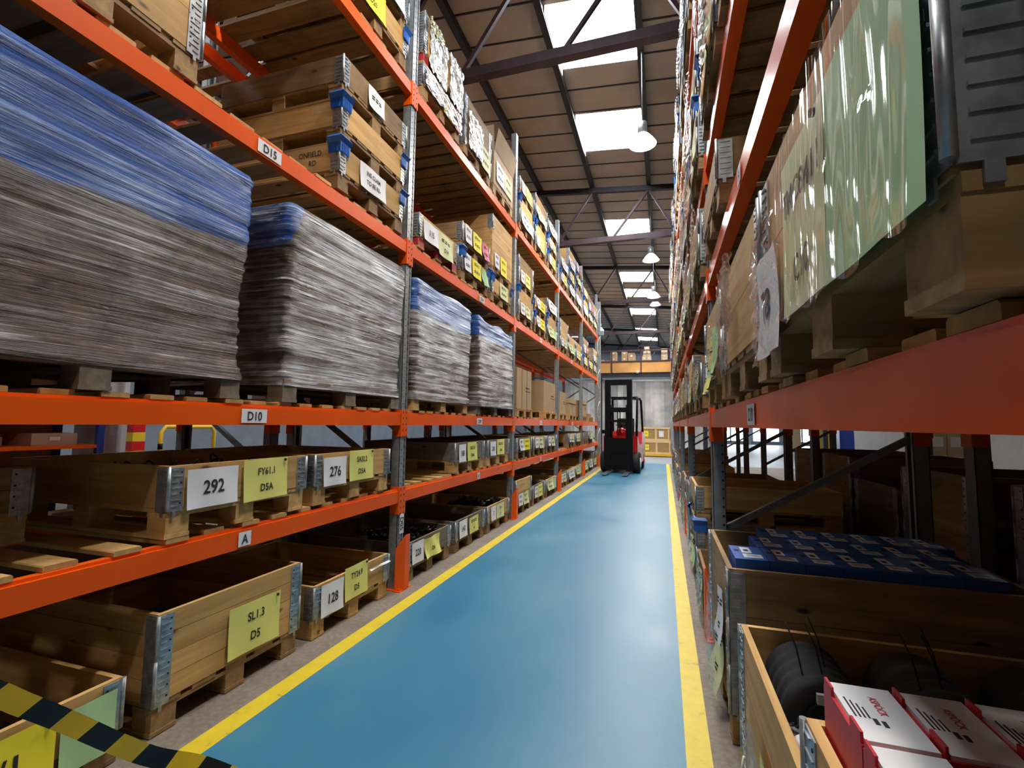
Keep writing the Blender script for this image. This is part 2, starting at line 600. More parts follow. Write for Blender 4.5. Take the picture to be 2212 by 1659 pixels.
# ------------------------------------------------------------------ the building
def rz_at(x):
    return 7.14 - 0.085 * (x + 0.27)     # underside of the roof sheets
ROOF_X = [-13.5 + 0.0] + [-0.27 + 1.345 * k for k in range(-9, 8)] + [10.2]
GLAZED = {}
def build_room():
    X0, X1, YA, YB = -13.5, 10.2, -7.0, 37.0
    mb = MB()
    mb.box(X0, X1, YA, YB, -0.15, 0.0)
    structure('floor', mb, 'concrete')
    mb = MB()
    mb.box(-1.632, 0.0645, YA + 0.2, 16.15, 0.0, 0.003)
    structure('trim_1', mb, 'blue_floor')
    mb = MB()
    mb.box(-1.729, -1.632, YA + 0.2, 16.15, 0.0, 0.0035)
    structure('trim_2', mb, 'yellow_line')
    mb = MB()
    mb.box(0.0645, 0.1564, YA + 0.2, 16.15, 0.0, 0.0035)
    structure('trim_3', mb, 'yellow_line')
    mb = MB()
    mb.box(X0, X1, 16.15, YB, 0.0, 0.002)
    structure('trim_4', mb, 'grey_floor')
    for nm, b, mt in (('wall_left', (X0 - 0.2, X0, YA, YB, 0, 8.6), 'wall_paint'), ('wall_right', (X1, X1 + 0.2, YA, YB, 0, 6.6), 'wall_cream'),
                      ('wall_front', (X0, X1, YA - 0.2, YA, 0, 8.6), 'wall_cream'), ('wall_back', (X0, X1, YB, YB + 0.2, 0, 8.6), 'wall_paint')):
        mb = MB()
        mb.box(*b)
        structure(nm, mb, mt)
    # roof: sheets between purlins, with panes left open for daylight
    panes = [(6.2, 7.5), (8.75, 10.05), (13.75, 15.05), (18.75, 20.05), (21.2, 22.5), (24.85, 26.2), (30.1, 31.4), (33.2, 34.4), (0.9, 2.2)]
    cols = {}
    ci = [i for i in range(len(ROOF_X) - 1) if abs(ROOF_X[i] + 1.615) < 0.02][0]
    cols[ci] = panes
    cols[ci - 4] = [(a, b) for a, b in panes if a > 0]  # pane rows over both side aisles are unseen, added for fill light
    cols[ci + 4] = [(a, b) for a, b in panes if a > 12]
    roof = MB()
    npane = 0
    th = 0.06
    for i in range(len(ROOF_X) - 1):
        xa, xb = ROOF_X[i], ROOF_X[i + 1]
        za, zb = rz_at(xa), rz_at(xb)
        def slab(y0, y1):
            n = len(roof.v)
            roof.box(xa, xb, y0, y1, 0, th)
            for q in range(n, n + 8):
                x, y, z = roof.v[q]
                roof.v[q] = (x, y, z + (za if abs(x - xa) < 1e-6 else zb))
        y = YA
        for a, b in sorted(cols.get(i, [])):
            slab(y, a)
            pm = MB()
            pm.box(xa + 0.05, xb - 0.05, a, b, 0.03, 0.04)
            pm.v = [(x, yy, z + za + (zb - za) * (x - xa) / (xb - xa)) for x, yy, z in pm.v]
            npane += 1
            structure('window_%d' % npane, pm, 'sky_pane')
            roof.box(xa, xa + 0.05, a, b, min(za, zb) - 0.01, max(za, zb) + th)
            roof.box(xb - 0.05, xb, a, b, min(za, zb) - 0.01, max(za, zb) + th)
            y = b
        slab(y, YB)
    k = -23
    while 8.03 + 0.645 * k < YB:       # joint cover strips between sheets
        ys = 8.03 + 0.645 * k
        if ys > YA:
            if not any(a - 0.05 < ys < b + 0.05 for a, b in panes):
                n = len(roof.v)
                roof.box(X0, X1, ys - 0.014, ys + 0.014, -0.012, 0.0, 1)
                roof.v[n:] = [(x, y, z + rz_at(x)) for x, y, z in roof.v[n:]]
            else:
                for i in range(len(ROOF_X) - 1):
                    if i in cols and any(a - 0.05 < ys < b + 0.05 for a, b in cols[i]):
                        continue
                    n = len(roof.v)
                    roof.box(ROOF_X[i], ROOF_X[i + 1], ys - 0.014, ys + 0.014, -0.012, 0.0, 1)
                    roof.v[n:] = [(x, y, z + rz_at(x)) for x, y, z in roof.v[n:]]
        k += 1
    structure('ceiling', roof, ['roof_sheet', 'steel_dark'])
    # purlins under the sheets
    pos = {-2.96: 'dark steel roof purlin above the left rack edge', -1.615: 'dark steel roof purlin along the left side of the roof lights',
           -0.27: 'dark steel roof purlin along the right side of the roof lights, carrying the lamps'}
    for x in ROOF_X[1:-1]:
        mb = MB()
        z = rz_at(x)
        mb.box(x - 0.03, x + 0.03, YA, YB, z - 0.17, z - 0.012)
        mb.box(x - 0.05, x + 0.05, YA, YB, z - 0.185, z - 0.165)
        o = mb.build('roof_purlin', 'steel_dark', origin=(x, 0, z))
        o.location = (x, 0, z)
        lab = 'dark steel roof purlin out on the %s side, number %d from the lamps' % ('left' if x < 0 else 'right', abs(round((x + 0.27) / 1.345)))
        for kx, l in pos.items():
            if abs(x - kx) < 0.03:
                lab = l
        tag(o, lab, 'purlin', 'purlins running along the roof')
    # trusses across the building
    names = ['unseen fill added behind the camera', 'nearest, crossing in front of the first roof light', 'second, between the second and third roof lights',
             'third, behind the second hanging lamp', 'fourth, over the end of the aisle', 'fifth, above the mezzanine', 'sixth, far beyond the mezzanine']
    for t in range(7):
        y = -0.68 + 6.04 * t
        rt = empty('roof_truss', (-0.27, y, 5.7), 'dark steel lattice roof truss, %s' % names[t], 'truss', group='roof trusses')
        o0 = (-0.27, y, 5.7)
        mb = MB()
        for dx in (-0.045, 0.045):
            pass
        mb.bar((X0, y, rz_at(X0) - 0.25), (X1, y, rz_at(X1) - 0.25), 0.10, 0.12)
        mb.build('top_chord', 'steel_dark', rt, o0)
        mb = MB()
        mb.bar((X0, y, 5.72), (X1, y, 5.72), 0.12, 0.13)
        mb.build('bottom_chord', 'steel_maroon', rt, o0)
        for x in ROOF_X[1:-1]:
            zt = rz_at(x) - 0.27
            side = -1 if x < 0.5 else 1
            ends = [x - 0.84] if x < -0.5 or x > 0.5 else [x - 0.84, x + 0.60]
            for xe in ends:
                mb = MB()
                mb.bar((x, y, zt), (xe, y, 5.76), 0.05, 0.05)
                mb.build('web_member', 'steel_maroon', rt, o0)
build_room()

def hanging_lamp(x, y, z, label, group, power, lit_name):
    rt = empty('hanging_lamp', (x, y, z), label, 'lamp', group=group)
    mb = MB()
    mb.tube([(0, 0, 0.34), (0, 0, rz_at(x) - 0.18 - z)], 0.008, 0, 6)
    mb.build('suspension_rod', 'galvanised', rt)
    mb = MB()
    mb.lathe([(0.03, 0.36), (0.07, 0.34), (0.075, 0.18), (0.06, 0.16)], seg=16)
    mb.build('ballast_housing', 'galvanised', rt)
    mb = MB()
    mb.lathe([(0.06, 0.17), (0.10, 0.14), (0.165, 0.06), (0.205, 0.0), (0.20, 0.0), (0.16, 0.055), (0.095, 0.13), (0.055, 0.16)], seg=28, capped=False)
    mb.build('reflector', 'shade_glow', rt)
    mb = MB()
    mb.lathe([(0.0, 0.008), (0.12, 0.01), (0.19, 0.018), (0.0, 0.10)], seg=24, capped=False)
    mb.build('bulb_lens', 'lamp_glow', rt)
    l = lamp_light(lit_name, (0, 0, -0.03), power)
    l.parent = rt
    return rt
m_, nt_, b_ = nt_new('shade_glow')
b_.inputs['Base Color'].default_value = (0.85, 0.85, 0.82, 1)
b_.inputs['Emission Color'].default_value = (1, 0.97, 0.9, 1)
b_.inputs['Emission Strength'].default_value = 1.2
b_.inputs['Roughness'].default_value = 0.3
ln = ['unseen fill added behind the camera', 'straight overhead', 'nearest one in view', 'second one in view', 'third one in view', 'past the end of the racks']
for i, (x, y, z) in enumerate(AISLE_LAMPS):
    hanging_lamp(x, y, z, 'white bell shaped high bay lamp over the blue aisle, %s' % ln[i], 'lamps over the blue aisle', LAMP_W * (0.5 if y < 0 else 1.0), 'lamp_light')
for i, (x, y, z) in enumerate(SIDE_FILL_LAMPS):
    sd = 'left' if x < -4 else ('right' if x > 3 else 'far')
    wh = {'left': ['near end', 'middle', 'far end'][i % 3], 'right': ['near one', 'far one'][i % 2], 'far': ['left one', 'right one'][i % 2]}[sd]
    hanging_lamp(x, y, z, 'unseen white bell shaped fill lamp added over the %s aisle, %s' % (sd, wh), 'fill lamps added over the other aisles', SIDE_W, 'lamp_light')

# ------------------------------------------------------------------ pallet racking
def build_rack(label, xf, s, ystart, nb, levels, depth, top_z, right=False, labels=None, paint='orange_paint', detail=True, group=None, skip=()):
    # xf: front plane; s: +1 when the rack runs towards +x behind its front, -1 towards -x
    root = empty('pallet_rack', (xf + s * depth / 2, ystart + nb * PITCHY / 2, 0), label, 'rack', group=group)
    O = tuple(root.location)
    def X(d):
        return xf + s * d
    for k in range(nb + 1):
        y = ystart + k * PITCHY
        tz = top_z[k] if isinstance(top_z, list) else top_z
        for front in (True, False):
            mb = MB()
            d0, d1 = (0.004, 0.074) if front else (depth - 0.074, depth - 0.004)
            face = d0 if front else d1
            inn = d1 if front else d0
            mb.box(X(face), X(face + (0.004 if front else -0.004)), y, y + 0.09, 0.006, tz)
            for yy in (y, y + 0.087):
                mb.box(X(d0), X(d1), yy, yy + 0.003, 0.006, tz)
            for yy in (y, y + 0.065):
                mb.box(X(inn), X(inn - (0.003 if front else -0.003)), yy, yy + 0.025, 0.006, tz)
            if detail and front:
                z = 0.15
                q = s * -0.0012
                while z < tz - 0.05:
                    for c, dz in ((0.024, 1), (0.066, -1)):
                        a = y + c
                        mb.quad([(X(face) + q, a - 0.011, z + 0.016 * dz), (X(face) + q, a - 0.003, z + 0.020 * dz), (X(face) + q, a + 0.011, z + 0.036 - 0.016 * dz + 0.0), (X(face) + q, a + 0.003, z + 0.032 - 0.018 * dz)], 1)
                    z += 0.05
            if detail and right and front and k < 3:
                z = 0.1
                while z < min(tz, 3.2):
                    mb.lathe([(0.0065, 0), (0.0065, 0.001)], X(d1 - 0.014), y - 0.001, z, 8, 1, 'y')
                    z += 0.0508
            up = mb.build('upright', ['grey_paint' if (right or not detail) else 'galvanised', 'dark_hole'], root, O)
            bp = MB()
            bp.box(X(d0 - 0.01), X(d1 + 0.02), y - 0.03, y + 0.12, 0, 0.006)
            bp.build('base_plate', 'orange_paint', up, O)
        z = 0.25 if right else 0.80
        up2 = True
        while z < tz - 0.7:
            mb = MB()
            a, b2 = (0.07, depth - 0.07) if up2 else (depth - 0.07, 0.07)
            mb.bar((X(a), y + 0.045, z + 0.38 * (1 if right else 0)), (X(b2), y + 0.045, z + 0.60 + 0.32 * (1 if right else 0)), 0.035, 0.035)
            mb.build('brace', 'grey_paint', root, O)
            z += 0.66 if not right else 0.95
            up2 = not up2
    for li, zt in enumerate(levels):
        for k in range(nb):
            if (k, li) in skip:
                continue
            ya, yb = ystart + k * PITCHY + 0.09, ystart + (k + 1) * PITCHY
            for front in (True, False):
                d = 0.0 if front else depth
                q = 1 if front else -1
                mb = MB()
                mb.box(X(d), X(d + q * 0.045), ya, yb, zt - HB, zt)
                mb.box(X(d + q * 0.012), X(d + q * 0.045), ya, yb, zt, zt + 0.012)
                mb.box(X(d + q * 0.045), X(d + q * 0.052), ya, yb, zt - HB, zt - 0.03)
                bmo = mb.build('beam', paint, root, O)
                for e, (y0, y1) in enumerate(((ya - 0.046, ya + 0.002), (yb - 0.002, yb + 0.046))):
                    pm = MB()
                    pm.box(X(d - q * 0.0045), X(d), y0, y1, zt - HB - 0.085, zt + 0.03)
                    yy = ya if e == 0 else yb - 0.004
                    pm.box(X(d), X(d + q * 0.07), yy, yy + 0.004, zt - HB - 0.085, zt + 0.03)
                    if detail and front:
                        for j in range(5):
                            zz = zt + 0.012 - j * 0.045
                            pm.quad([(X(d - q * 0.0052), (y0 + y1) / 2 - 0.006, zz - 0.008), (X(d - q * 0.0052), (y0 + y1) / 2 + 0.004, zz - 0.008), (X(d - q * 0.0052), (y0 + y1) / 2 + 0.006, zz + 0.008), (X(d - q * 0.0052), (y0 + y1) / 2 - 0.004, zz + 0.008)], 1)
                    pm.build('end_plate', [paint, 'dark_hole'], bmo, O)
                if front and labels:
                    for (bk, bl, txt, yc, wl) in labels:
                        if bk == k and bl == li:
                            sm = sign_mesh(wl, 0.066, 'paper_white', [(txt, 0.62, 0.5 if txt else 0.40)], curl=0.0)
                            so = link(sm, 'location_label', bmo)
                            so.location = (X(0) - O[0], yc - O[1], zt - HB + 0.010 - O[2])
                            so.rotation_euler = (0, 0, PI / 2 * (-s))
    return root

LEFT_Y = Y0 - PITCHY
RACK_L = build_rack('long run of orange and grey pallet racking along the left side of the blue aisle', XL, -1, LEFT_Y, 5, LZ, 1.06,
    [6.2, 6.2, 5.23, 5.18, 5.18, 5.20],
    labels=[(0, 1, 'D10', 1.815, 0.15), (0, 0, 'A', 1.80, 0.07), (0, 2, 'D15', 1.815, 0.15), (1, 2, 'D14', Y0 + 1.60, 0.15), (1, 1, 'D09', Y0 + 1.60, 0.15), (1, 0, 'A', Y0 + 1.60, 0.07),
            (2, 2, None, Y0 + PITCHY + 1.45, 0.15), (2, 1, None, Y0 + PITCHY + 1.5, 0.15), (2, 0, None, Y0 + PITCHY + 1.5, 0.07), (3, 1, None, Y0 + 2 * PITCHY + 1.5, 0.15), (3, 0, None, Y0 + 2 * PITCHY + 1.5, 0.07),
            (3, 2, None, Y0 + 2 * PITCHY + 1.4, 0.15)])
RIGHT_Y = YR - PITCHY
RACK_R = build_rack('long run of orange and grey pallet racking along the right side of the blue aisle', XR, 1, RIGHT_Y, 5, RZ, 1.06,
    6.0, right=True, labels=[(0, 0, 'C10', 1.666, 0.13), (0, 1, 'A', 1.77, 0.07)], paint='red_paint')
build_rack('dim second pallet rack standing back to back behind the left rack', XL - 1.22, -1, LEFT_Y, 5, [1.289, 2.622, 3.925], 1.06, 5.1, detail=False, paint='red_paint')
build_rack('dim second pallet rack standing back to back behind the right rack', XR + 1.24, 1, RIGHT_Y, 5, [1.308, 2.622, 3.925], 1.06, 5.1, detail=False, paint='red_paint', right=True)

# vertical D05 tag on the first upright
def upright_tag():
    sm = sign_mesh(0.145, 0.062, 'paper_white', [('D05', 0.74, 0.5)], curl=0.0)
    o = link(sm, 'location_label', RACK_L)
    o.matrix_local = Matrix.Translation((XL + 0.001 - RACK_L.location.x, Y0 + 0.018, 0.47) ) @ Matrix.Translation((0, -RACK_L.location.y, 0)) @ Matrix.Rotation(PI / 2, 4, 'Z') @ Matrix.Rotation(PI / 2, 4, 'Y')
upright_tag()

# column guards bolted to the floor in front of the uprights
def guard(x, y, s, label, group):
    rt = empty('column_guard', (x, y, 0), label, 'guard', group=group)
    w = 0.135
    mb = MB()
    # bent plate: flat front with two splayed wings, tops cut on the slant
    f = [(0.0, -w / 2 + 0.035), (0.0, w / 2 - 0.035), (-s * -0.055, w / 2), (-s * -0.055, -w / 2)]
    h = 0.395
    def wall(a, b, ha, hb):
        t = 0.005
        mb.quad([(a[0], a[1], 0.006), (b[0], b[1], 0.006), (b[0], b[1], hb), (a[0], a[1], ha)])
        mb.quad([(a[0] + s * t, a[1], 0.006), (b[0] + s * t, b[1], 0.006), (b[0] + s * t, b[1], hb), (a[0] + s * t, a[1], ha)])
        mb.quad([(a[0], a[1], ha), (b[0], b[1], hb), (b[0] + s * t, b[1], hb), (a[0] + s * t, a[1], ha)])
    wall(f[0], f[1], h, h)
    wall(f[1], f[2], h, h - 0.10)
    wall(f[0], f[3], h, h - 0.10)
    mb.build('guard_plate', 'orange_paint', rt)
    mb = MB()
    mb.box(s * 0.004, s * 0.06, -w / 2 - 0.02, w / 2 + 0.02, 0, 0.006)
    for yy in (-0.055, 0.055):
        mb.lathe([(0.010, 0.006), (0.010, 0.018)], s * 0.03, yy, 0, 8)
    mb.build('foot_plate', 'orange_paint', rt)
ordl = ['first', 'second', 'third', 'fourth', 'fifth', 'sixth']
for k in range(5):
    guard(XL + 0.062, Y0 + k * PITCHY + 0.045, -1, 'orange steel column guard on the floor at the %s upright of the left rack' % ordl[k], 'guards along the left rack')
for k in range(5):
    guard(XR - 0.050, YR + k * PITCHY + 0.06, 1, 'orange steel column guard on the floor at the %s upright of the right rack' % ordl[k], 'guards along the right rack')

# ------------------------------------------------------------------ loose deck boards lying across the beams
LV_L = ['the lowest beams', 'the D10 height beams', 'the D15 height beams', 'the top beams']
LV_R = ['the C10 height beams', 'the second beams', 'the third beams', 'the top beams']
BAY = ['nearest', 'second', 'third', 'fourth', 'fifth']
def board_mesh(depth, w, th, mat):
    mb = MB()
    c = 0.004
    p = [(-w / 2, 0), (w / 2, 0), (w / 2, th - c), (w / 2 - c, th), (-w / 2 + c, th), (-w / 2, th - c)]
    n = len(p)
    mb.quad([(x, 0, z) for x, z in p])
    mb.quad([(x, depth, z) for x, z in reversed(p)])
    for i in range(n):
        a, b = p[i], p[(i + 1) % n]
        mb.quad([(a[0], 0, a[1]), (a[0], depth, a[1]), (b[0], depth, b[1]), (b[0], 0, b[1])])
    return mb.mesh('deck_board', mat)
BM = {}
far_boards = {}
def lay_boards(side, bay, lv, w, pitch, mat='pine_y', individual=True):
    xf, s, rz, ys, z = (XL, -1, PI / 2, LEFT_Y, LZ[lv]) if side == 'left' else (XR, 1, -PI / 2, RIGHT_Y, RZ[lv])
    th = 0.019
    key = (w, mat)
    if key not in BM:
        BM[key] = board_mesh(1.02, w, th, mat)
    y = ys + bay * PITCHY + 0.115 + w / 2
    ye = ys + (bay + 1) * PITCHY - 0.03
    lab = 'bare wooden deck board across %s of the %s %s rack bay' % ((LV_L if side == 'left' else LV_R)[lv], BAY[bay], side)
    while y + w / 2 < ye:
        jx = RND.uniform(-0.012, 0.014)
        jy = RND.uniform(-0.008, 0.008)
        if individual:
            o = link(BM[key], 'deck_board', None, (xf + s * (0.016 + jx), y + jy, z + 0.0133), rz + RND.uniform(-0.012, 0.012))
            tag(o, lab, 'board', lab.replace('bare wooden deck board', 'deck boards'))
        else:
            far_boards.setdefault(side, MB()).box(xf + s * (0.016 + jx), xf + s * 1.03, y - w / 2, y + w / 2, z + 0.0133, z + 0.0133 + th)
        y += pitch
for bay in range(5):
    for lv in range(4):
        ind = bay < 2 or (bay == 2 and lv in (1, 2))
        lay_boards('left', bay, lv, [0.098, 0.095, 0.135, 0.145][lv], [0.185, 0.165, 0.185, 0.182][lv], individual=ind, mat='pine_y' if lv < 3 else 'aged_y')
        lay_boards('right', bay, lv, [0.085, 0.14, 0.14, 0.14][lv], [0.135, 0.18, 0.18, 0.18][lv], individual=bay < 2, mat='pine_y' if lv == 0 else 'aged_y')
for side, mb in far_boards.items():
    o = mb.build('deck_boards', 'pine_y')
    tag(o, 'rows of wooden deck boards across the far bays of the %s rack' % side, 'boards', kind='stuff')

# ------------------------------------------------------------------ pallet boxes: pallet, wooden collars, steel corner hinges, paper signs
MC = {}
def cached(key, fn):
    if key not in MC:
        MC[key] = fn()
    return MC[key]
def pallet_mesh(w, d, tone, red=False):
    mb = MB()
    bw = 0.105
    x3 = (-w / 2 + bw / 2, 0, w / 2 - bw / 2)
    y3 = (0.006 + 0.05, d / 2, d - 0.056)
    for x in x3:
        mb.box(x - bw / 2, x + bw / 2, 0.004, d - 0.004, 0, 0.016, 0)
        for y in y3:
            mb.box(x - bw / 2 + 0.003, x + bw / 2 - 0.003, y - 0.05, y + 0.05, 0.016, 0.084, 1)
    for y in y3:
        mb.box(-w / 2, w / 2, y - 0.05, y + 0.05, 0.084, 0.102, 2)
    n = 5
    for i in range(n):
        x = -w / 2 + 0.06 + (w - 0.12) * i / (n - 1)
        mb.box(x - 0.055, x + 0.055, 0.002, d, 0.102, PH, 0)
    return mb.mesh('pallet', [tone + '_y', 'brown_plastic' if red else tone + '_y', tone + '_x'])
def collar_mesh(w, d, h, tone, planks=1):
    mb = MB()
    t = 0.019
    for i in range(planks):
        z0, z1 = h * i / planks + (0.0015 if i else 0.001), h * (i + 1) / planks - 0.001
        mb.box(-w / 2, w / 2, 0, t, z0, z1, 0)
        mb.box(-w / 2, w / 2, d - t, d, z0, z1, 0)
        mb.box(-w / 2, -w / 2 + t, t, d - t, z0, z1, 1)
        mb.box(w / 2 - t, w / 2, t, d - t, z0, z1, 1)
    return mb.mesh('collar', [tone + '_x', tone + '_y'])
def hinge_mesh(h, sx):
    # pressed steel hinge wrapped round a front corner; sx = -1 left, +1 right
    mb = MB()
    L = 0.062
    z0, z1 = -0.012, h - 0.008
    mb.box(-sx * -0.002, -sx * L, -0.003, 0.0, z0, z1)
    mb.box(sx * 0.0, sx * 0.003, 0.002, L, z0, z1)
    mb.lathe([(0.007, z0 + 0.004), (0.007, z1 + 0.004)], sx * 0.003, -0.003, 0, 8)
    for k in range(7):
        z = z0 + 0.018 + k * (z1 - z0 - 0.03) / 6
        mb.box(-sx * 0.012, -sx * (L - 0.008 if k % 2 else L * 0.6), -0.006, -0.003, z, z + 0.004)
        mb.box(sx * 0.003, sx * 0.006, 0.012, L - 0.008, z, z + 0.004)
    for k in range(4):
        z = z0 + 0.03 + k * (z1 - z0 - 0.05) / 3
        mb.lathe([(0.004, -0.0035), (0.004, -0.0045)], -sx * (L - 0.012), 0, z, 6, 1, 'y')
    mb.box(-sx * 0.02, -sx * 0.034, -0.004, -0.001, z0 - 0.02, z0)
    mb.box(sx * 0.001, sx * 0.004, 0.02, 0.034, z0 - 0.02, z0)
    return mb.mesh('corner_hinge', ['hinge_steel', 'dark_hole'])
def cap_mesh(sx):
    # blue plastic corner cap that locks one box on the next: sleeve with a flared lip
    mb = MB()
    L = 0.085
    def ring(off, z, sc):
        return [(-sx * L * sc, -off, z), (sx * off, -off, z), (sx * off, L * sc, z)]
    lv = [ring(0.010, -0.062, 0.92), ring(0.012, 0.0, 1.0), ring(0.030, 0.028, 1.0), ring(0.014, 0.048, 0.8)]
    for a, b in zip(lv, lv[1:]):
        for i in range(2):
            mb.quad([a[i], a[i + 1], b[i + 1], b[i]])
    a, b = lv[0], ring(0.004, -0.062, 0.92)
    for i in range(2):
        mb.quad([a[i], a[i + 1], b[i + 1], b[i]])
    a, b = lv[-1], ring(0.004, 0.048, 0.8)
    for i in range(2):
        mb.quad([a[i], a[i + 1], b[i + 1], b[i]])
    for i in range(5):
        x = -sx * (0.012 + i * 0.014)
        mb.box(x - 0.002, x + 0.002, -0.0145, -0.009, -0.058, 0.0)
        y = 0.012 + i * 0.014
        mb.box(sx * 0.009, sx * 0.0145, y - 0.002, y + 0.002, -0.058, 0.0)
    return mb.mesh('corner_cap', 'blue_plastic')

def place(side, y, z, x=None):
    if side == 'left':
        return (XL if x is None else x, y, z), PI / 2
    return (XR - 0.03 if x is None else x, y, z), -PI / 2

def box_stack_item(side, y, z, ncol=1, w=0.76, d=1.0, tone='pine', pal='aged', label='', group=None, signs=(), caps=False, red=False, planks=1, x=None,
                   rot=0.0, hinge_to=99, collar_h=CH, detail=True, name='pallet_box'):
    loc, rz = place(side, y, z, x)
    rt = empty(name, loc, label, 'crate', rz + rot, group)
    link(cached(('pal', w, d, pal, red), lambda: pallet_mesh(w, d, pal, red)), 'pallet', rt)
    for c in range(ncol):
        cz = PH + c * collar_h
        co = link(cached(('col', w, d, collar_h, tone, planks), lambda: collar_mesh(w, d, collar_h, tone, planks)), 'collar', rt, (0, 0, cz))
        if c < hinge_to:
            for sx in (-1, 1):
                hm = cached(('hin', collar_h, sx), lambda: hinge_mesh(collar_h, sx))
                link(hm, 'corner_hinge', co, (sx * w / 2, 0, 0))
    if caps:
        for sx in (-1, 1):
            link(cached(('cap', sx), lambda: cap_mesh(sx)), 'corner_cap', rt, (sx * w / 2, -0.004, PH + ncol * collar_h))
    for sg in signs:
        sx_, sz_, sw, sh, paper, lines = sg[:6]
        kw = sg[6] if len(sg) > 6 else {}
        key = ('sign', sw, sh, paper, str(lines), str(kw))
        so = link(cached(key, lambda: sign_mesh(sw, sh, paper, lines, **kw)), 'paper_sign', rt, (sx_, -0.007 - 0.0012 * (list(signs).index(sg)), sz_))
        so.rotation_euler = (0, RND.uniform(-0.02, 0.02), 0)
    return rt

# ------------------------------------------------------------------ stock on the left rack
def W3(n):      # the white number sheet
    return [(n, 0.30, 0.5)]
def YL(a, b):   # yellow sheet with two lines
    return [(a, 0.17, 0.70), (b, 0.17, 0.30)]
FAINT = [(None, 0, 0.72), (None, 0, 0.30)]
GL = ['boxes on the floor under the left rack', 'boxes on the lowest beams of the left rack', 'stock on the D10 height beams', 'boxes on the D15 height beams', 'boxes on the top beams of the left rack']
FL = 0.0036
def zl(lv):
    return FL if lv < 0 else LZ[lv] + DK
def slot(bay, i):
    return LEFT_Y + bay * PITCHY + 0.56 + i * 0.858

# floor row
box_stack_item('left', slot(0, 0) - 0.02, FL, 1, signs=[(0.045, 0.07, 0.27, 0.20, 'paper_bright', [('2/1', 0.36, 0.5)], dict(pin=True)), (0.275, 0.06, 0.165, 0.20, 'paper_green', [], {})],
    label='open wooden pallet box with yellow 2/1 and green sheets, behind the striped tape', group=GL[0])
box_stack_item('left', slot(0, 1), FL, 2, planks=2, signs=[(0.085, 0.14, 0.30, 0.225, 'paper_yellow', YL('SL1.3', 'D5'), dict(pin=True))],
    label='tall open pallet box with yellow SL1.3 D5 sheet on the floor', group=GL[0])
box_stack_item('left', slot(0, 2) + 0.02, FL, 1, tone='pine', pal='pine', signs=[(-0.23, 0.10, 0.20, 0.18, 'paper_white', W3('128'), {}), (0.0, 0.12, 0.235, 0.20, 'paper_yellow', YL('TY24.9', 'D5'), dict(pin=True)),
    (0.26, 0.235, 0.24, 0.012, 'paper_white', [], dict(curl=0.012))], label='open pallet box with white 128 and yellow TY24.9 D5 sheets', group=GL[0])
box_stack_item('left', slot(1, 0) - 0.02, FL, 1, tone='grey', pal='aged', signs=[(-0.235, 0.115, 0.19, 0.165, 'paper_white', W3('220'), {}), (0.01, 0.11, 0.27, 0.16, 'paper_yellow', [('D4', 0.2, 0.42)], dict(curl=0.03))],
    label='grey weathered pallet box with white 220 and yellow D4 sheets', group=GL[0])
box_stack_item('left', slot(1, 1), FL, 1, tone='grey', pal='aged', signs=[(-0.21, 0.115, 0.19, 0.165, 'paper_white', W3('143'), {}), (0.06, 0.11, 0.24, 0.16, 'paper_yellow', [(None, 0, 0.7), ('4', 0.2, 0.3)], {})],
    label='weathered pallet box with white 143 and crumpled yellow sheets', group=GL[0])
box_stack_item('left', slot(1, 2), FL, 1, tone='pine', pal='aged', signs=[(-0.2, 0.115, 0.16, 0.16, 'paper_white', W3('7'), {}), (0.03, 0.11, 0.27, 0.165, 'paper_pale', [('TY2.3', 0.17, 0.7), ('4', 0.18, 0.3)], {})],
    label='pale pallet box heaped with dark metal parts, white 7 sheet', group=GL[0])
far_sign = [(-0.2, 0.10, 0.19, 0.17, 'paper_white', FAINT, {}), (0.05, 0.09, 0.27, 0.19, 'paper_yellow', FAINT, {})]
far_sign2 = [(-0.18, 0.11, 0.20, 0.16, 'paper_white', FAINT, {}), (0.07, 0.10, 0.27, 0.17, 'paper_pale', FAINT, dict(curl=0.02))]
far_sign3 = [(-0.16, 0.11, 0.2, 0.16, 'paper_white', FAINT, dict(curl=0.02)), (0.1, 0.11, 0.3, 0.16, 'paper_bright', FAINT, {})]
far_sign4 = [(-0.1, 0.10, 0.45, 0.18, 'paper_pale', FAINT, dict(curl=0.03)), (0.22, 0.1, 0.18, 0.16, 'paper_green', [], dict(curl=0.02))]
far_sign5 = [(-0.16, 0.10, 0.28, 0.19, 'paper_white', FAINT, {}), (0.13, 0.12, 0.26, 0.15, 'paper_pink', FAINT, dict(curl=0.02))]
far_sign6 = [(0.0, 0.09, 0.62, 0.19, 'paper_white', FAINT, dict(curl=0.02))]
SIGNS = [far_sign, far_sign2, far_sign3, far_sign4, far_sign5, far_sign6]
def up(signs, dz):
    return [(s[0], s[1] + dz) + tuple(s[2:]) for s in signs]
POSN = ['nearest', 'middle', 'farthest']
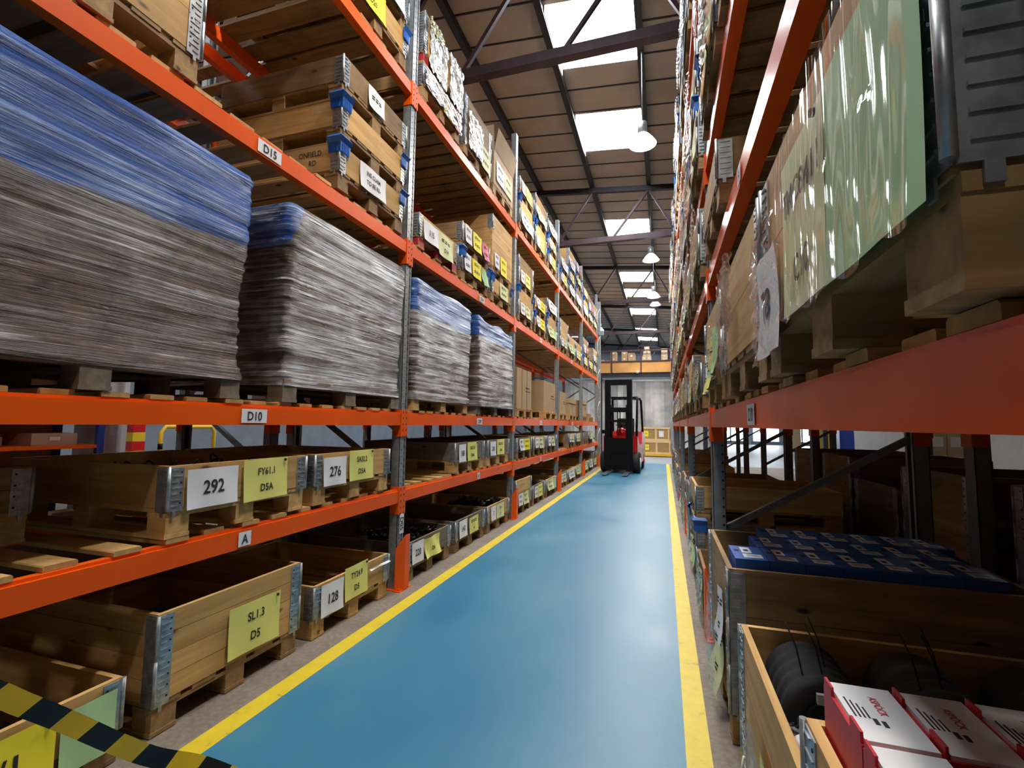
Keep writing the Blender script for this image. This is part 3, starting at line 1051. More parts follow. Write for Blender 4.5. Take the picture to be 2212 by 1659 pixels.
def far_box(side, bay, i, lv, n, tier='', sg=0, caps=False, tone='pine', z=None, y=None, **kw):
    lvn = ('the floor' if lv < 0 else (LV_L if side == 'left' else LV_R)[lv])
    tones = {'pine': 'pale', 'aged': 'brown', 'grey': 'weathered'}
    lab = '%s %d-collar pallet box, %s%s on %s, %s %s bay' % (tones[tone], n, (tier + ' of stack, ') if tier else '', POSN[i], lvn, BAY[bay], side)
    ys = slot(bay, i) if side == 'left' else RIGHT_Y + bay * PITCHY + 0.56 + i * 0.858
    if y is not None:
        ys = y
    zz = z if z is not None else (zl(lv) if side == 'left' else (FL if lv < 0 else RZ[lv] + DK))
    s = SIGNS[sg] if sg is not None else []
    grp = GL[lv + 1] if side == 'left' else 'boxes on %s of the right rack' % lvn
    box_stack_item(side, ys, zz, n, tone=tone, pal=kw.pop('pal', 'aged'), signs=s, caps=caps, label=lab, group=grp, **kw)
    return zz + PH + n * kw.get('collar_h', CH) + 0.001

# floor, far bays
for bay, row in ((2, [(2, 1), (1, 0), (1, 3)]), (3, [(1, 1), (1, 5), (1, 3)]), (4, [(1, 3), (1, 5), (2, 0)])):
    for i, (n, sg) in enumerate(row):
        far_box('left', bay, i, -1, n, sg=sg, tone='pine' if (bay + i) % 3 else 'grey')
# lowest beams
box_stack_item('left', 0.845, zl(0), 1, w=0.74, d=0.56, x=XL - 0.45, tone='aged', pal='pine', planks=2, signs=[], label='plain pallet box of old planks at the left edge, lowest beams', group=GL[1])
box_stack_item('left', slot(0, 1), zl(0), 1, tone='pine', pal='pine', signs=[(-0.185, 0.105, 0.245, 0.165, 'paper_white', [('292', 0.34, 0.52)], {}), (0.105, 0.095, 0.27, 0.195, 'paper_yellow', YL('FY61.1', 'D5A'), dict(pin=True))],
    label='open pallet box with white 292 and yellow FY61.1 D5A sheets', group=GL[1])
box_stack_item('left', slot(0, 2) - 0.02, zl(0), 1, tone='pine', pal='pine', signs=[(-0.215, 0.10, 0.205, 0.165, 'paper_white', [('276', 0.34, 0.5)], {}), (0.045, 0.105, 0.255, 0.19, 'paper_yellow', YL('SA32.2', 'D5A'), dict(pin=True))],
    label='open pallet box with white 276 and yellow SA32.2 D5A sheets', group=GL[1])
box_stack_item('left', slot(1, 1) - 0.05, zl(0), 1, tone='grey', pal='pine', signs=[(-0.22, 0.10, 0.17, 0.17, 'paper_white', W3('180'), {}), (0.03, 0.10, 0.26, 0.185, 'paper_yellow', YL('SA27.26', 'D4A'), dict(pin=True))],
    label='pallet box with white 180 and yellow SA27.26 D4A sheets', group=GL[1])
box_stack_item('left', slot(1, 2) - 0.03, zl(0), 1, tone='grey', pal='pine', signs=[(-0.22, 0.11, 0.19, 0.16, 'paper_white', W3('230'), {}), (0.04, 0.11, 0.27, 0.18, 'paper_yellow', [(None, 0, 0.68), ('D4B', 0.17, 0.30)], {})],
    label='pallet box with white 230 and yellow D4B sheets', group=GL[1])
for bay, row in ((2, [(1, 2), (1, 1), (1, 1)]), (3, [None, (1, 1), (1, 0)]), (4, [(1, None), (1, 3), None])):
    for i, r in enumerate(row):
        if r:
            far_box('left', bay, i, 0, r[0], sg=r[1], tone='grey' if i != 1 else 'pine')
# D15 beams: first bay
T1 = [(-0.13, 0.16, 0.24, 0.19, 'paper_white', [], dict(curl=0.01))]
box_stack_item('left', slot(0, 0) + 0.10, zl(2), 2, tone='pine', pal='aged', signs=T1, label='pallet box with white sheet at the upper left corner, D15 beams', group=GL[3])
z = zl(2)
ys = slot(0, 2) + 0.065
box_stack_item('left', ys, z, 1, tone='pine', pal='aged', caps=True, signs=[(-0.03, 0.115, 0.30, 0.17, 'paper_white', [('INS CLAIM', 0.17, 0.68), ('TO BE RE-', 0.17, 0.34)], dict(curl=0.01))],
    label='pallet box with INS CLAIM sheet, bottom of the capped stack on D15 beams', group=GL[3])
_b = [o for o in COL.objects if o.name.startswith('pallet_box')][-1]
mb = MB()
for txt, xx, zz in (('ONFIELD', 0.22, 0.225), ('RD', 0.20, 0.165)):
    put_text(mb, txt, lambda x, q: (-0.381, -x, q), -xx, zz, 0.035, 0)
mb.build('stencilled_lettering', 'ink', _b)
box_stack_item('left', ys + 0.003, z + 0.291, 1, tone='pine', pal='aged', caps=True, signs=[], label='middle box without sheets in the capped stack on D15 beams', group=GL[3])
box_stack_item('left', ys + 0.001, z + 0.582, 1, tone='aged', pal='aged', signs=[(-0.03, 0.125, 0.19, 0.15, 'paper_white', [(None, 0, 0.5)], dict(curl=0.01))], label='top box with small white sheet in the capped stack on D15 beams', group=GL[3])
# D15 beams: second bay
z = zl(2)
box_stack_item('left', slot(1, 0), z, 1, tone='pine', pal='aged', red=True, signs=[(-0.18, 0.09, 0.27, 0.17, 'paper_white', W3('115'), dict(curl=0.01)), (0.10, 0.055, 0.30, 0.21, 'paper_pale', [(None, 0, 0.68), ('D14', 0.17, 0.32)], dict(curl=0.015))],
    label='single pallet box on red blocks with white 115 and yellow D14 sheets', group=GL[3])
tri = [(-0.24, 0.105, 0.17, 0.18, 'paper_white', FAINT, dict(curl=0.01)), (0.0, 0.10, 0.24, 0.185, 'paper_bright', FAINT, dict(curl=0.01)), (0.245, 0.09, 0.20, 0.18, 'paper_pink', FAINT, dict(curl=0.03))]
tri2 = tri[:2] + [(0.245, 0.09, 0.19, 0.17, 'paper_green', [], dict(curl=0.03))]
box_stack_item('left', slot(1, 1), z, 1, tone='pine', caps=True, signs=tri2, label='pallet box with white, yellow and green sheets under a matching box, second bay', group=GL[3])
box_stack_item('left', slot(1, 1) + 0.002, z + 0.291, 1, tone='aged', signs=tri, label='pallet box with white, yellow and pink sheets stacked on another, second bay', group=GL[3])
box_stack_item('left', slot(1, 2), z, 1, tone='pine', caps=True, signs=[(0.05, 0.10, 0.30, 0.18, 'paper_pale', FAINT, {})], label='low pallet box under the tall timber box, D15 beams', group=GL[3])
box_stack_item('left', slot(1, 2) + 0.002, z + 0.291, 4, tone='pine', collar_h=0.155, signs=[(-0.22, 0.13, 0.17, 0.17, 'paper_white', FAINT, {}), (0.02, 0.10, 0.24, 0.22, 'paper_bright', FAINT, {})], hinge_to=0,
    label='tall timber box of four tiers with yellow sheet, D15 beams', group=GL[3])
_t = [o for o in COL.objects if o.name.startswith('pallet_box')][-1]
link(cached(('hin', 0.155, -1), lambda: hinge_mesh(0.155, -1)), 'corner_hinge', _t, (-0.38, 0, PH + 3 * 0.155))
# D15 beams: far bays, stacks of two
for bay, row in ((2, [(2, 1, 2, 0), (1, 2, 1, 2), (2, 3, 1, 5)]), (3, [(3, 1, 0, 0), (2, 3, 0, 0), (2, 0, 0, 0)]), (4, [(1, 0, 2, 4), (1, 2, 0, 0), (1, 1, 2, 1)])):
    for i, (n, sg, n2, sg2) in enumerate(row):
        zt = far_box('left', bay, i, 2, n, 'bottom' if n2 else '', sg, caps=bool(n2), tone='pine')
        if n2:
            far_box('left', bay, i, 2, n2, 'top', sg2, tone='pine' if i else 'aged', z=zt)
# top beams
z = zl(3)
box_stack_item('left', slot(0, 1) + 0.0, z, 2, tone='pine', signs=far_sign, label='two-collar pallet box beside the FY66.2 one, nearest bay top beams', group=GL[4])
box_stack_item('left', slot(0, 2) + 0.04, z, 1, tone='pine', pal='aged', caps=True, signs=[(-0.09, 0.09, 0.30, 0.205, 'paper_bright', YL('FY66.2', 'D20'), dict(curl=0.01))], label='pallet box with bright yellow FY66.2 D20 sheet on the top beams', group=GL[4])
box_stack_item('left', slot(0, 2) + 0.042, z + 0.291, 2, tone='aged', signs=far_sign6, label='pallet box stacked on the FY66.2 D20 box', group=GL[4])
def film_panel(rt, x0, x1, z0, z1, mat, seed, y=-0.016):
    # crinkled film stretched over the front of a box
    rn = random.Random(seed)
    ph = [rn.uniform(0, 6.28) for _ in range(8)]
    def f(u, v):
        x, zz = x0 + (x1 - x0) * u, z0 + (z1 - z0) * v
        if mat == 'clear_plastic':
            a = 0.7 * math.sin(21 * (u + 0.22 * v * (u - 0.3)) + ph[0] + 0.8 * math.sin(3 * v + ph[1])) + 0.35 * math.sin(47 * (u - 0.1 * v) + ph[2]) + 0.25 * math.sin(9 * v + 5 * u + ph[3])
            return (x, y - 0.003 - 0.0028 * a, zz + 0.008 * math.sin(13 * u + ph[5]) * (1 if v < 0.5 else -1))
        a = math.sin(38 * (u + 0.4 * v) + ph[0] + 2 * math.sin(5 * v + ph[1])) * 0.5 + math.sin(61 * (v - 0.3 * u) + ph[2] + 1.5 * math.sin(7 * u + ph[3])) * 0.35 + math.sin(23 * (u * 0.6 + v) + ph[4]) * 0.5
        e = 0.012 * math.sin(17 * u + ph[5]) + 0.01 * math.sin(31 * u + ph[6])
        return (x + 0.01 * math.sin(19 * v + ph[7]) * (1 if u > 0.5 else -1), y - 0.004 * (1 - abs(a)) - 0.004 * a, zz + e * (1 if v < 0.5 else -0.6))
    mb = MB()
    mb.grid(34, 30, f)
    return mb.build('plastic_film', mat, rt)
b1 = box_stack_item('left', slot(1, 0) - 0.01, z, 1, tone='pine', signs=[(-0.22, 0.10, 0.22, 0.18, 'paper_white', FAINT, {}), (0.1, 0.09, 0.22, 0.19, 'paper_bright', [], {}), (0.3, 0.09, 0.14, 0.19, 'paper_pink', [], {})],
    label='lower of two pallet boxes wrapped in shiny film on the top beams', group=GL[4])
film_panel(b1, -0.36, 0.38, 0.10, 0.272, 'foil_white', 3)
b2 = box_stack_item('left', slot(1, 0) - 0.01, z + 0.291, 2, tone='pine', pal='aged', signs=[], red=True, label='upper of two pallet boxes wrapped in shiny film on the top beams', group=GL[4])
film_panel(b2, -0.30, 0.04, 0.014, 0.43, 'foil_white', 4)
film_panel(b2, 0.10, 0.40, 0.014, 0.46, 'foil_white', 5)
film_panel(b2, -0.31, -0.05, 0.36, 0.47, 'foil_yellow', 6, -0.02)
b3 = box_stack_item('left', slot(1, 1), z, 3, tone='aged', signs=[(-0.1, 0.12, 0.3, 0.22, 'paper_white', FAINT, {}), (0.2, 0.1, 0.3, 0.25, 'paper_pale', FAINT, {})], label='three-collar pallet box of pale boards in front of the open carton', group=GL[4])
film_panel(b3, -0.30, 0.1, 0.12, 0.5, 'foil_white', 7)
def open_carton(y, z):
    rt = empty('open_carton', (XL, y, z), 'open cardboard carton with raised flaps on a pallet, top beams', 'carton', PI / 2)
    link(cached(('pal', 0.76, 1.0, 'aged', False), lambda: pallet_mesh(0.76, 1.0, 'aged')), 'pallet', rt)
    mb = MB()
    w, h = 0.37, 0.42
    for a in ((-w, w, 0, 0.008), (-w, w, 0.92, 0.928)):
        mb.box(*a, PH, PH + h)
    for a in ((-w, -w + 0.008), (w - 0.008, w)):
        mb.box(*a, 0.008, 0.92, PH, PH + h)
    mb.build('carton_body', 'cardboard_pale', rt)
    for pts in ([(-w, 0, PH + h), (w, 0, PH + h), (w, -0.05, PH + h + 0.25), (-w, -0.05, PH + h + 0.25)], [(-w, 0, PH + h), (-w, 0.9, PH + h), (-w - 0.03, 0.9, PH + h + 0.28), (-w - 0.03, 0, PH + h + 0.28)],
                [(w, 0, PH + h), (w, 0.9, PH + h), (w + 0.02, 0.9, PH + h + 0.2), (w + 0.02, 0, PH + h + 0.2)]):
        mb = MB()
        p = [Vector(q) for q in pts]
        n = (p[1] - p[0]).cross(p[3] - p[0]).normalized() * 0.003
        mb.quad(p)
        mb.quad([q + n for q in reversed(p)])
        mb.build('flap', 'cardboard_pale', rt)
    for sg in (far_sign, far_sign4):
        for s in sg[:1]:
            so = link(sign_mesh(0.3, 0.25, s[4], FAINT), 'paper_sign', rt, (-0.15 if sg is far_sign else 0.16, -0.006, PH + 0.06))
open_carton(slot(1, 2) + 0.01, z)
for bay, row in ((2, [[(2, 5), (1, 0)], [(2, 0), (2, 3)], [(1, 0), (1, 1), (1, 5)]]), (3, [[(1, 0), (1, 5)], [(1, 5), (1, 0), (2, 5)], [(2, 5), (1, 3), (1, 4)]]), (4, [[(2, 5), (1, 0)], [(1, 3), (2, 4)], [(1, 3), (2, 1)]])):
    for i, st in enumerate(row):
        zz = z
        for j, (n, sg) in enumerate(st):
            zz = far_box('left', bay, i, 3, n, ['bottom', 'second', 'third'][j], sg, caps=(j + 1 < len(st)), tone=['pine', 'pine', 'aged'][(i + j) % 3], z=zz)

# ------------------------------------------------------------------ film wrapped loads on the D10 beams
def wrapped_load(y0, y1, label, blue_z, wave=0.0, tilt=0.0, h=0.955, pal='aged', seed=1, dx=0.0, sheen_haze=0.5, top_sag=0.0, bs=0.85, coat=0.7):
    w, d = y1 - y0, 0.98
    rt = empty('wrapped_load', (XL + dx, (y0 + y1) / 2, LZ[1] + DK), label, 'load', PI / 2, 'film wrapped loads on the D10 beams')
    link(cached(('pal', round(w - 0.02, 2), 1.0, pal, False), lambda: pallet_mesh(w - 0.02, 1.0, pal)), 'pallet', rt)
    rn = random.Random(seed)
    nh, r = 76, 0.035
    # outline of the load, rounded corners
    path = []
    for (cx, cy, a0) in ((w / 2 - r, r, -90), (w / 2 - r, d - r, 0), (-w / 2 + r, d - r, 90), (-w / 2 + r, r, 180)):
        for k in range(5):
            a = math.radians(a0 + k * 22.5)
            path.append((cx + r * math.cos(a), cy + r * math.sin(a), math.cos(a), math.sin(a), 1.0))
    full = []
    for i in range(len(path)):
        a, b = path[i], path[(i + 1) % len(path)]
        full.append(a)
        if i % 5 == 4:
            for t in range(1, 24):
                f = t / 24
                full.append((a[0] + (b[0] - a[0]) * f, a[1] + (b[1] - a[1]) * f, a[2], a[3], 0.35))
    n = len(full)
    bulge = [rn.uniform(-1, 1) for _ in range(nh + 1)]
    mb = MB()
    for j in range(nh + 1):
        v = j / nh
        zz = PH - 0.03 + (h + 0.03) * v
        lean = -0.016 * math.sin(v * 2.6 + seed) + (0.014 if v < 0.06 else 0)
        for i, (x, y, nx, ny, cr) in enumerate(full):
            nn = noise.noise((x * 3.0 + seed * 7, y * 3.0, zz * 26)) * 0.007 + noise.noise((x * 1.2, y * 1.2 + seed, zz * 5)) * 0.011
            rag = bulge[j] * 0.0055 * cr
            e = nn + rag + lean
            if v > 0.985:
                e -= 0.008
            fold = 0.012 * noise.noise((x * 2.1 + seed, y * 2, 3.3)) * (1 if v < 0.03 else 0)
            sag = top_sag * (0.5 + 0.5 * math.sin(x * 9 + seed)) * max(0, v - 0.9) * 10
            mb.v.append((x + nx * e, y + ny * e, zz + fold - sag))
    for j in range(nh):
        for i in range(n):
            a, b = j * n, (j + 1) * n
            mb.f.append((a + i, a + (i + 1) % n, b + (i + 1) % n, b + i))
            mb.m.append(0)
            mb.sm.append(True)
    mb.f.append(tuple(nh * n + i for i in range(n)))
    mb.m.append(0)
    mb.sm.append(False)
    film_mat('wrap_film_%d' % seed, PH + blue_z, wave, tilt, sheen_haze=sheen_haze, bs=bs, coat=coat)
    mb.build('wrapped_stock', 'wrap_film_%d' % seed, rt)
    return rt
wl1 = wrapped_load(0.53, 1.74, 'big film wrapped load with bright blue upper sheet, nearest the camera', 0.58, 0.25, -0.05, seed=1, pal='grey', sheen_haze=-0.25, bs=0.75, coat=0.3)
wrapped_load(1.98, 3.145, 'film wrapped load with silvery front, left of the first upright', 2.20, 0.05, -2.5, seed=2, sheen_haze=0.62, pal='grey', bs=1.0)
wrapped_load(3.335, 4.46, 'film wrapped load with pale blue top, right of the first upright', 0.68, 0.12, seed=3, pal='pine', sheen_haze=0.55, top_sag=0.02)
wrapped_load(4.69, 5.915, 'film wrapped load with loose bright blue sheet on top, before the cartons', 0.74, 0.12, seed=4, pal='grey', sheen_haze=0.4, top_sag=0.05)

def carton(name, y0, y1, x0, d, z, h, label, mat='cardboard', straps=0, marks=True, lid=0.0, group=None, rot=0):
    w = y1 - y0
    rt = empty(name, (x0, (y0 + y1) / 2, z), label, 'carton', PI / 2, group)
    mb = MB()
    mb.box(-w / 2, w / 2, 0, d, 0, h - lid)
    if marks:
        for k, (hh, ww) in enumerate(((0.018, 0.22), (0.012, 0.28))):
            mb.box(w * 0.08, w * 0.08 + w * ww * 1.2, -0.0008, 0, h * (0.52 - 0.08 * k), h * (0.52 - 0.08 * k) + hh, 1)
    mb.build('carton_body', [mat, 'ink'], rt)
    if lid:
        mb = MB()
        mb.box(-w / 2 - 0.012, w / 2 + 0.012, -0.012, d + 0.012, h - lid, h)
        mb.build('lid', mat, rt)
    for k in range(straps):
        mb = MB()
        x = -w / 2 + w * (k + 1) / (straps + 1)
        mb.box(x - 0.006, x + 0.006, -0.002, d + 0.002, 0.0, 0.002)
        mb.box(x - 0.006, x + 0.006, -0.002, 0, 0, h + 0.002)
        mb.box(x - 0.006, x + 0.006, -0.002, d + 0.002, h, h + 0.002)
        mb.build('strap', 'ink', rt)
    return rt
def lone_pallet(y, z, w, label, tone='pine', d=1.0, dx=0.0):
    o = link(pallet_mesh(w, d, tone), 'pallet', None, (XL + dx, y, z), PI / 2)
    return tag(o, label, 'pallet', 'pallets under cartons on the D10 beams')
zb = LZ[1] + DK
GC = 'cartons on the D10 beams'
for y, w, l in ((6.56, 0.80, 'pale pallet under the tall strapped carton'), (8.22, 0.95, 'pale pallet under the broad carton'), (9.30, 0.80, 'pale pallet under the small carton behind the broad one'),
                (10.35, 0.85, 'pale pallet under the lidded carton'), (12.03, 0.74, 'pale pallet under the far carton'), (13.1, 0.8, 'last low pallet at the end of the D10 beams')):
    lone_pallet(y, zb, w, l, d=0.95)
carton('strapped_carton', 6.18, 6.94, XL - 0.02, 0.62, zb + PH + 0.001, 0.56, 'tall cardboard carton with two dark straps on a pallet', straps=2, group=GC)
carton('broad_carton', 7.76, 8.66, XL - 0.03, 0.86, zb + PH + 0.001, 0.52, 'broad cardboard carton with its left side showing, on a pallet', group=GC)
carton('small_carton', 9.0, 9.6, XL - 0.02, 0.7, zb + PH + 0.001, 0.42, 'smaller cardboard carton just past the third upright', group=GC)
carton('lidded_carton', 10.0, 10.75, XL - 0.02, 0.8, zb + PH + 0.001, 0.34, 'cardboard carton with deep lid and dark strap', lid=0.10, straps=1, group=GC, marks=False)
carton('far_carton', 11.70, 12.35, XL - 0.02, 0.8, zb + PH + 0.001, 0.38, 'cardboard carton at the far end of the D10 beams', lid=0.09, group=GC)
carton('flat_carton', 12.85, 13.4, XL - 0.05, 0.5, zb + PH + 0.001, 0.08, 'flat reddish carton lying on the last pallet', mat='cardboard_dark', group=GC, marks=False)

# ------------------------------------------------------------------ stock on the right rack
def yslot(bay, i):
    return RIGHT_Y + bay * PITCHY + 0.56 + i * 0.858
GR = ['boxes on the floor under the right rack', 'boxes on the C10 height beams', 'boxes on the second beams of the right rack', 'boxes on the third beams of the right rack', 'boxes on the top beams of the right rack']
def bag(rt, x0, x1, z0, z1, seed, mat='clear_plastic', y=-0.02, part='plastic_bag'):
    rn = random.Random(seed)
    ph = [rn.uniform(0, 6.28) for _ in range(8)]
    def f(u, v):
        a = math.sin(23 * u + ph[0] + 3 * math.sin(4 * v + ph[1])) + 0.7 * math.sin(37 * v + ph[2] + 2 * math.sin(6 * u + ph[3]))
        puff = 0.016 * math.sin(PI * u) * (0.4 + math.sin(PI * v) * 0.6)
        ex = 0.012 * math.sin(9 * v + ph[4])
        return (x0 + (x1 - x0) * u + ex, y - puff - 0.006 * a, z0 + (z1 - z0) * v + 0.014 * math.sin(8 * u + ph[5]) + 0.008 * math.sin(21 * u + ph[6]))
    mb = MB()
    mb.grid(26, 26, f)
    return mb.build(part, mat, rt)
zc = RZ[0] + DK
c1 = box_stack_item('right', 0.862, zc, 2, tone='pine', pal='aged', signs=[
    (0.232, 0.085, 0.27, 0.30, 'paper_green', [], dict(curl=0.004)),
    (-0.025, 0.088, 0.245, 0.29, 'paper_pale', [('TMC8411', 0.155, 0.72), ('C10', 0.16, 0.25)], dict(curl=0.003, pin=True)),
    (-0.27, 0.04, 0.205, 0.235, 'paper_white', [('78', 0.30, 0.48)], dict(curl=0.012, skew=-0.22))],
    label='pallet box with green and yellow C10 sheets under clear plastic, nearest the camera', group=GR[1])
film_panel(c1, 0.09, 0.37, 0.07, 0.42, 'clear_plastic', 21, -0.024)
film_panel(c1, -0.15, 0.10, 0.075, 0.40, 'clear_plastic', 22, -0.022)
bag(c1, -0.40, -0.17, 0.03, 0.33, 23, y=-0.022)
c2 = box_stack_item('right', 1.665, zc, 2, tone='pine', pal='aged', signs=[], label='pale pallet box with crumpled clear bag, second on the C10 beams', group=GR[1])
bag(c2, -0.37, -0.08, 0.08, 0.45, 24)
bag(c2, -0.18, -0.03, 0.22, 0.47, 25, 'milky_plastic')
c3 = box_stack_item('right', 2.50, zc, 2, tone='pine', pal='pine', signs=[(-0.235, 0.06, 0.17, 0.20, 'paper_white', FAINT, dict(curl=0.02)), (-0.02, 0.06, 0.24, 0.26, 'paper_yellow', FAINT, dict(curl=0.03)), (0.22, 0.11, 0.21, 0.22, 'paper_green', [], dict(curl=0.03))],
    label='pallet box with white, yellow and green sheets before the first right upright', group=GR[1])
bag(c3, 0.0, 0.36, 0.10, 0.36, 26)

def right_stack(bay, i, lv, spec, seed):
    z = FL if lv < 0 else RZ[lv] + DK
    rn = random.Random(seed)
    for j, (n, sg, bg) in enumerate(spec):
        tier = '' if len(spec) == 1 else ['bottom', 'second', 'third'][j]
        tone = rn.choice(['pine', 'pine', 'aged', 'grey'])
        z2 = far_box('right', bay, i, lv, n, tier, sg, caps=j + 1 < len(spec), tone=tone, z=z)
        rt = [o for o in COL.objects if o.name.startswith('pallet_box')][-1]
        rt['group'] = GR[lv + 1]
        if bg:
            if bg & 1:
                bag(rt, -0.3, 0.1, 0.08, PH + n * CH + 0.02, seed * 3 + j, 'clear_plastic' if bg < 4 else 'milky_plastic', -0.03)
            if bg & 2:
                bag(rt, 0.05, 0.38, 0.06, PH + n * CH + 0.01, seed * 5 + j, 'milky_plastic', -0.028)
        z = z2
S_ = {
    (1, 0): [(1, 1, 2)], (1, 1): [(2, 0, 1)], (1, 2): [(1, 3, 3)], (2, 0): [(2, 0, 2)], (2, 1): [(1, 1, 1)], (2, 2): [(2, 3, 0)], (3, 0): [(2, 5, 1)], (3, 1): [(1, 0, 2)], (3, 2): [(2, 1, 0)], (4, 0): [(2, 0, 1)], (4, 1): [(1, 2, 0)], (4, 2): [(1, 3, 0)]}
for (bay, i), sp in S_.items():
    right_stack(bay, i, 0, sp, 100 + bay * 10 + i)
right_stack(0, 2, 1, [(1, None, 0)], 150)
for bay in range(1, 5):
    for i in range(3):
        right_stack(bay, i, 1, [(2, (bay + i) % 6, (bay * 2 + i) % 4)], 160 + bay * 10 + i)
for bay in range(0, 5):
    for i in range(3):
        if bay == 0 and i == 0:
            continue
        right_stack(bay, i, 2, [(2, (bay * 2 + i + 1) % 6, (bay + i) % 4), (1 + (bay + i) % 2, (bay + i * 2) % 6, (i + 1) % 4)], 220 + bay * 10 + i)
for bay in range(0, 5):
    for i in range(3):
        if bay == 0 and i < 2:
            continue
        right_stack(bay, i, 3, [(2, (bay + i + 3) % 6, (bay + i + 1) % 4), (1, (bay * 2 + i) % 6, (i + bay) % 4)], 290 + bay * 10 + i)
# floor row behind the first right upright
right_stack(1, 0, -1, [(1, 1, 2)], 400)
right_stack(1, 1, -1, [(2, 3, 1), (1, None, 0)], 401)
right_stack(1, 2, -1, [(3, 0, 0)], 402)
for bay in (2, 3, 4):
    for i in range(3):
        right_stack(bay, i, -1, [(1 + (bay + i) % 3, (bay + i) % 6, (bay + 2 * i) % 4)], 410 + bay * 10 + i)

# three big boxes on the floor next to the camera
XF = XR - 0.03
bxA = box_stack_item('right', 2.50, FL, 3, collar_h=0.18, tone='aged', pal='aged', signs=[(0.16, 0.30, 0.2, 0.22, 'paper_white', FAINT, dict(curl=0.02)), (0.10, 0.10, 0.28, 0.24, 'paper_pale', FAINT, dict(curl=0.04))],
    label='big three-collar box holding rows of blue cartons, right floor', group=GR[0])
bag(bxA, 0.0, 0.26, 0.10, 0.52, 30, 'clear_plastic', -0.045)
bxB = box_stack_item('right', 1.42, FL, 3, collar_h=0.15, tone='pine', pal='aged', signs=[(0.1, 0.16, 0.3, 0.24, 'paper_bright', [], dict(curl=0.02))], label='open box of black ribbed drums on the right floor', group=GR[0])
bag(bxB, -0.1, 0.3, 0.12, 0.46, 31, 'clear_plastic', -0.03)
mb = MB()
mb.tube([(-0.30, -0.012, 0.20), (-0.31, -0.02, 0.14), (-0.315, -0.018, 0.10), (-0.27, -0.05, 0.07), (-0.2, -0.06, 0.03)], 0.0035, 0, 6)
mb.lathe([(0.002, -0.008), (0.009, -0.004), (0.009, 0.004), (0.002, 0.008)], -0.315, -0.018, 0.10, 8)
mb.build('cable_tie', 'zip_white', bxB)
bxC = box_stack_item('right', 0.710, FL, 3, w=0.62, collar_h=0.195, tone='pine', pal='aged', signs=[], label='box filled with white topped red cartons, nearest the camera on the right', group=GR[0])

# blue cartons in the big box
def blue_carton():
    rt = empty('blue_carton', (0, 0, 0), 'blue carton with white stickers packed in the big box on the right', 'carton', 0, 'blue cartons in the big box')
    w, d, h = 0.122, 0.222, 0.575
    mb = MB()
    mb.box(-w / 2, w / 2, 0, d, 0, h)
    mb.box(-w / 2 + 0.03, -w / 2 + 0.034, -0.0008, 0.0, h - 0.05, h - 0.004)
    mb.build('carton_body', 'blue_box', rt)
    mb = MB()
    mb.box(-0.022, 0.016, 0.105, 0.20, h, h + 0.0008)
    mb.box(-0.024, 0.046, 0.03, 0.085, h, h + 0.0008)
    mb.box(-0.012, 0.036, 0.05, 0.054, h + 0.0008, h + 0.0012, 1)
    mb.box(-0.012, 0.03, 0.066, 0.07, h + 0.0008, h + 0.0012, 1)
    mb.box(-0.012, 0.006, 0.13, 0.16, h + 0.0008, h + 0.0012, 1)
    mb.build('sticker', ['paper_white', 'ink'], rt)
    mb = MB()
    mb.box(-w / 2 + 0.012, -w / 2 + 0.030, 0.125, 0.148, h, h + 0.0006)
    mb.build('thumb_hole', 'dark_hole', rt)
    return rt
def copy_tree(o, parent=None):
    c = o.copy()
    COL.objects.link(c)
    if parent:
        c.parent = parent
    for ch in list(o.children):
        copy_tree(ch, c)
    return c
proto = blue_carton()
first = True
for row, (ys, xs) in enumerate(((2.145, 0.268), (2.375, 0.385), (2.605, 0.455))):
    x = xs + 0.062
    k = 0
    while x + 0.062 < XF + 0.975:
        o = proto if first else copy_tree(proto)
        first = False
        o.location = (x, ys, FL + PH + 0.001)
        o['label'] = 'blue carton with white stickers, %s row of the big box' % ['near', 'middle', 'back'][row]
        o['group'] = 'blue cartons in the %s row' % ['near', 'middle', 'back'][row]
        x += 0.1245
        k += 1
# red cartons with white tops
def red_carton():
    rt = empty('red_carton', (0, 0, 0), 'red carton with printed white top in the nearest box', 'carton')
    w, d, h = 0.096, 0.168, 0.66
    mb = MB()
    mb.box(-w / 2, w / 2, 0, d, 0, h - 0.004)
    mb.box(-w / 2, -w / 2 + 0.004, 0.004, 0.045, h - 0.004, h + 0.012)
    mb.box(-w / 2, -w / 2 + 0.004, d - 0.04, d - 0.004, h - 0.004, h + 0.010)
    mb.build('carton_body', 'red_card', rt)
    mb = MB()
    mb.box(-w / 2 + 0.006, w / 2 - 0.002, 0.004, d - 0.002, h - 0.004, h + 0.002)
    mb.build('white_top', 'white_card', rt)
    mb = MB()
    def fn(a, z):
        return (-0.006 + z * 1.0, 0.092 - a, h + 0.0026)
    put_text(mb, 'ASPÖCK', lambda a, z: (0.004 + z, 0.105 - a, h + 0.0026), 0, 0, 0.011, 0, 0.9)
    for k in range(4):
        mb.box(-0.034 + 0.006 * k, -0.0315 + 0.006 * k, 0.065, 0.12 - 0.008 * k, h + 0.0022, h + 0.0026, 1)
    mb.box(-0.012, -0.006, 0.05, 0.066, h + 0.0022, h + 0.0026, 1)
    mb.box(-0.002, 0.004, 0.046, 0.062, h + 0.0022, h + 0.0026, 1)
    mb.build('printing', ['red_ink', 'ink'], rt)
    return rt
proto = red_carton()
first = True
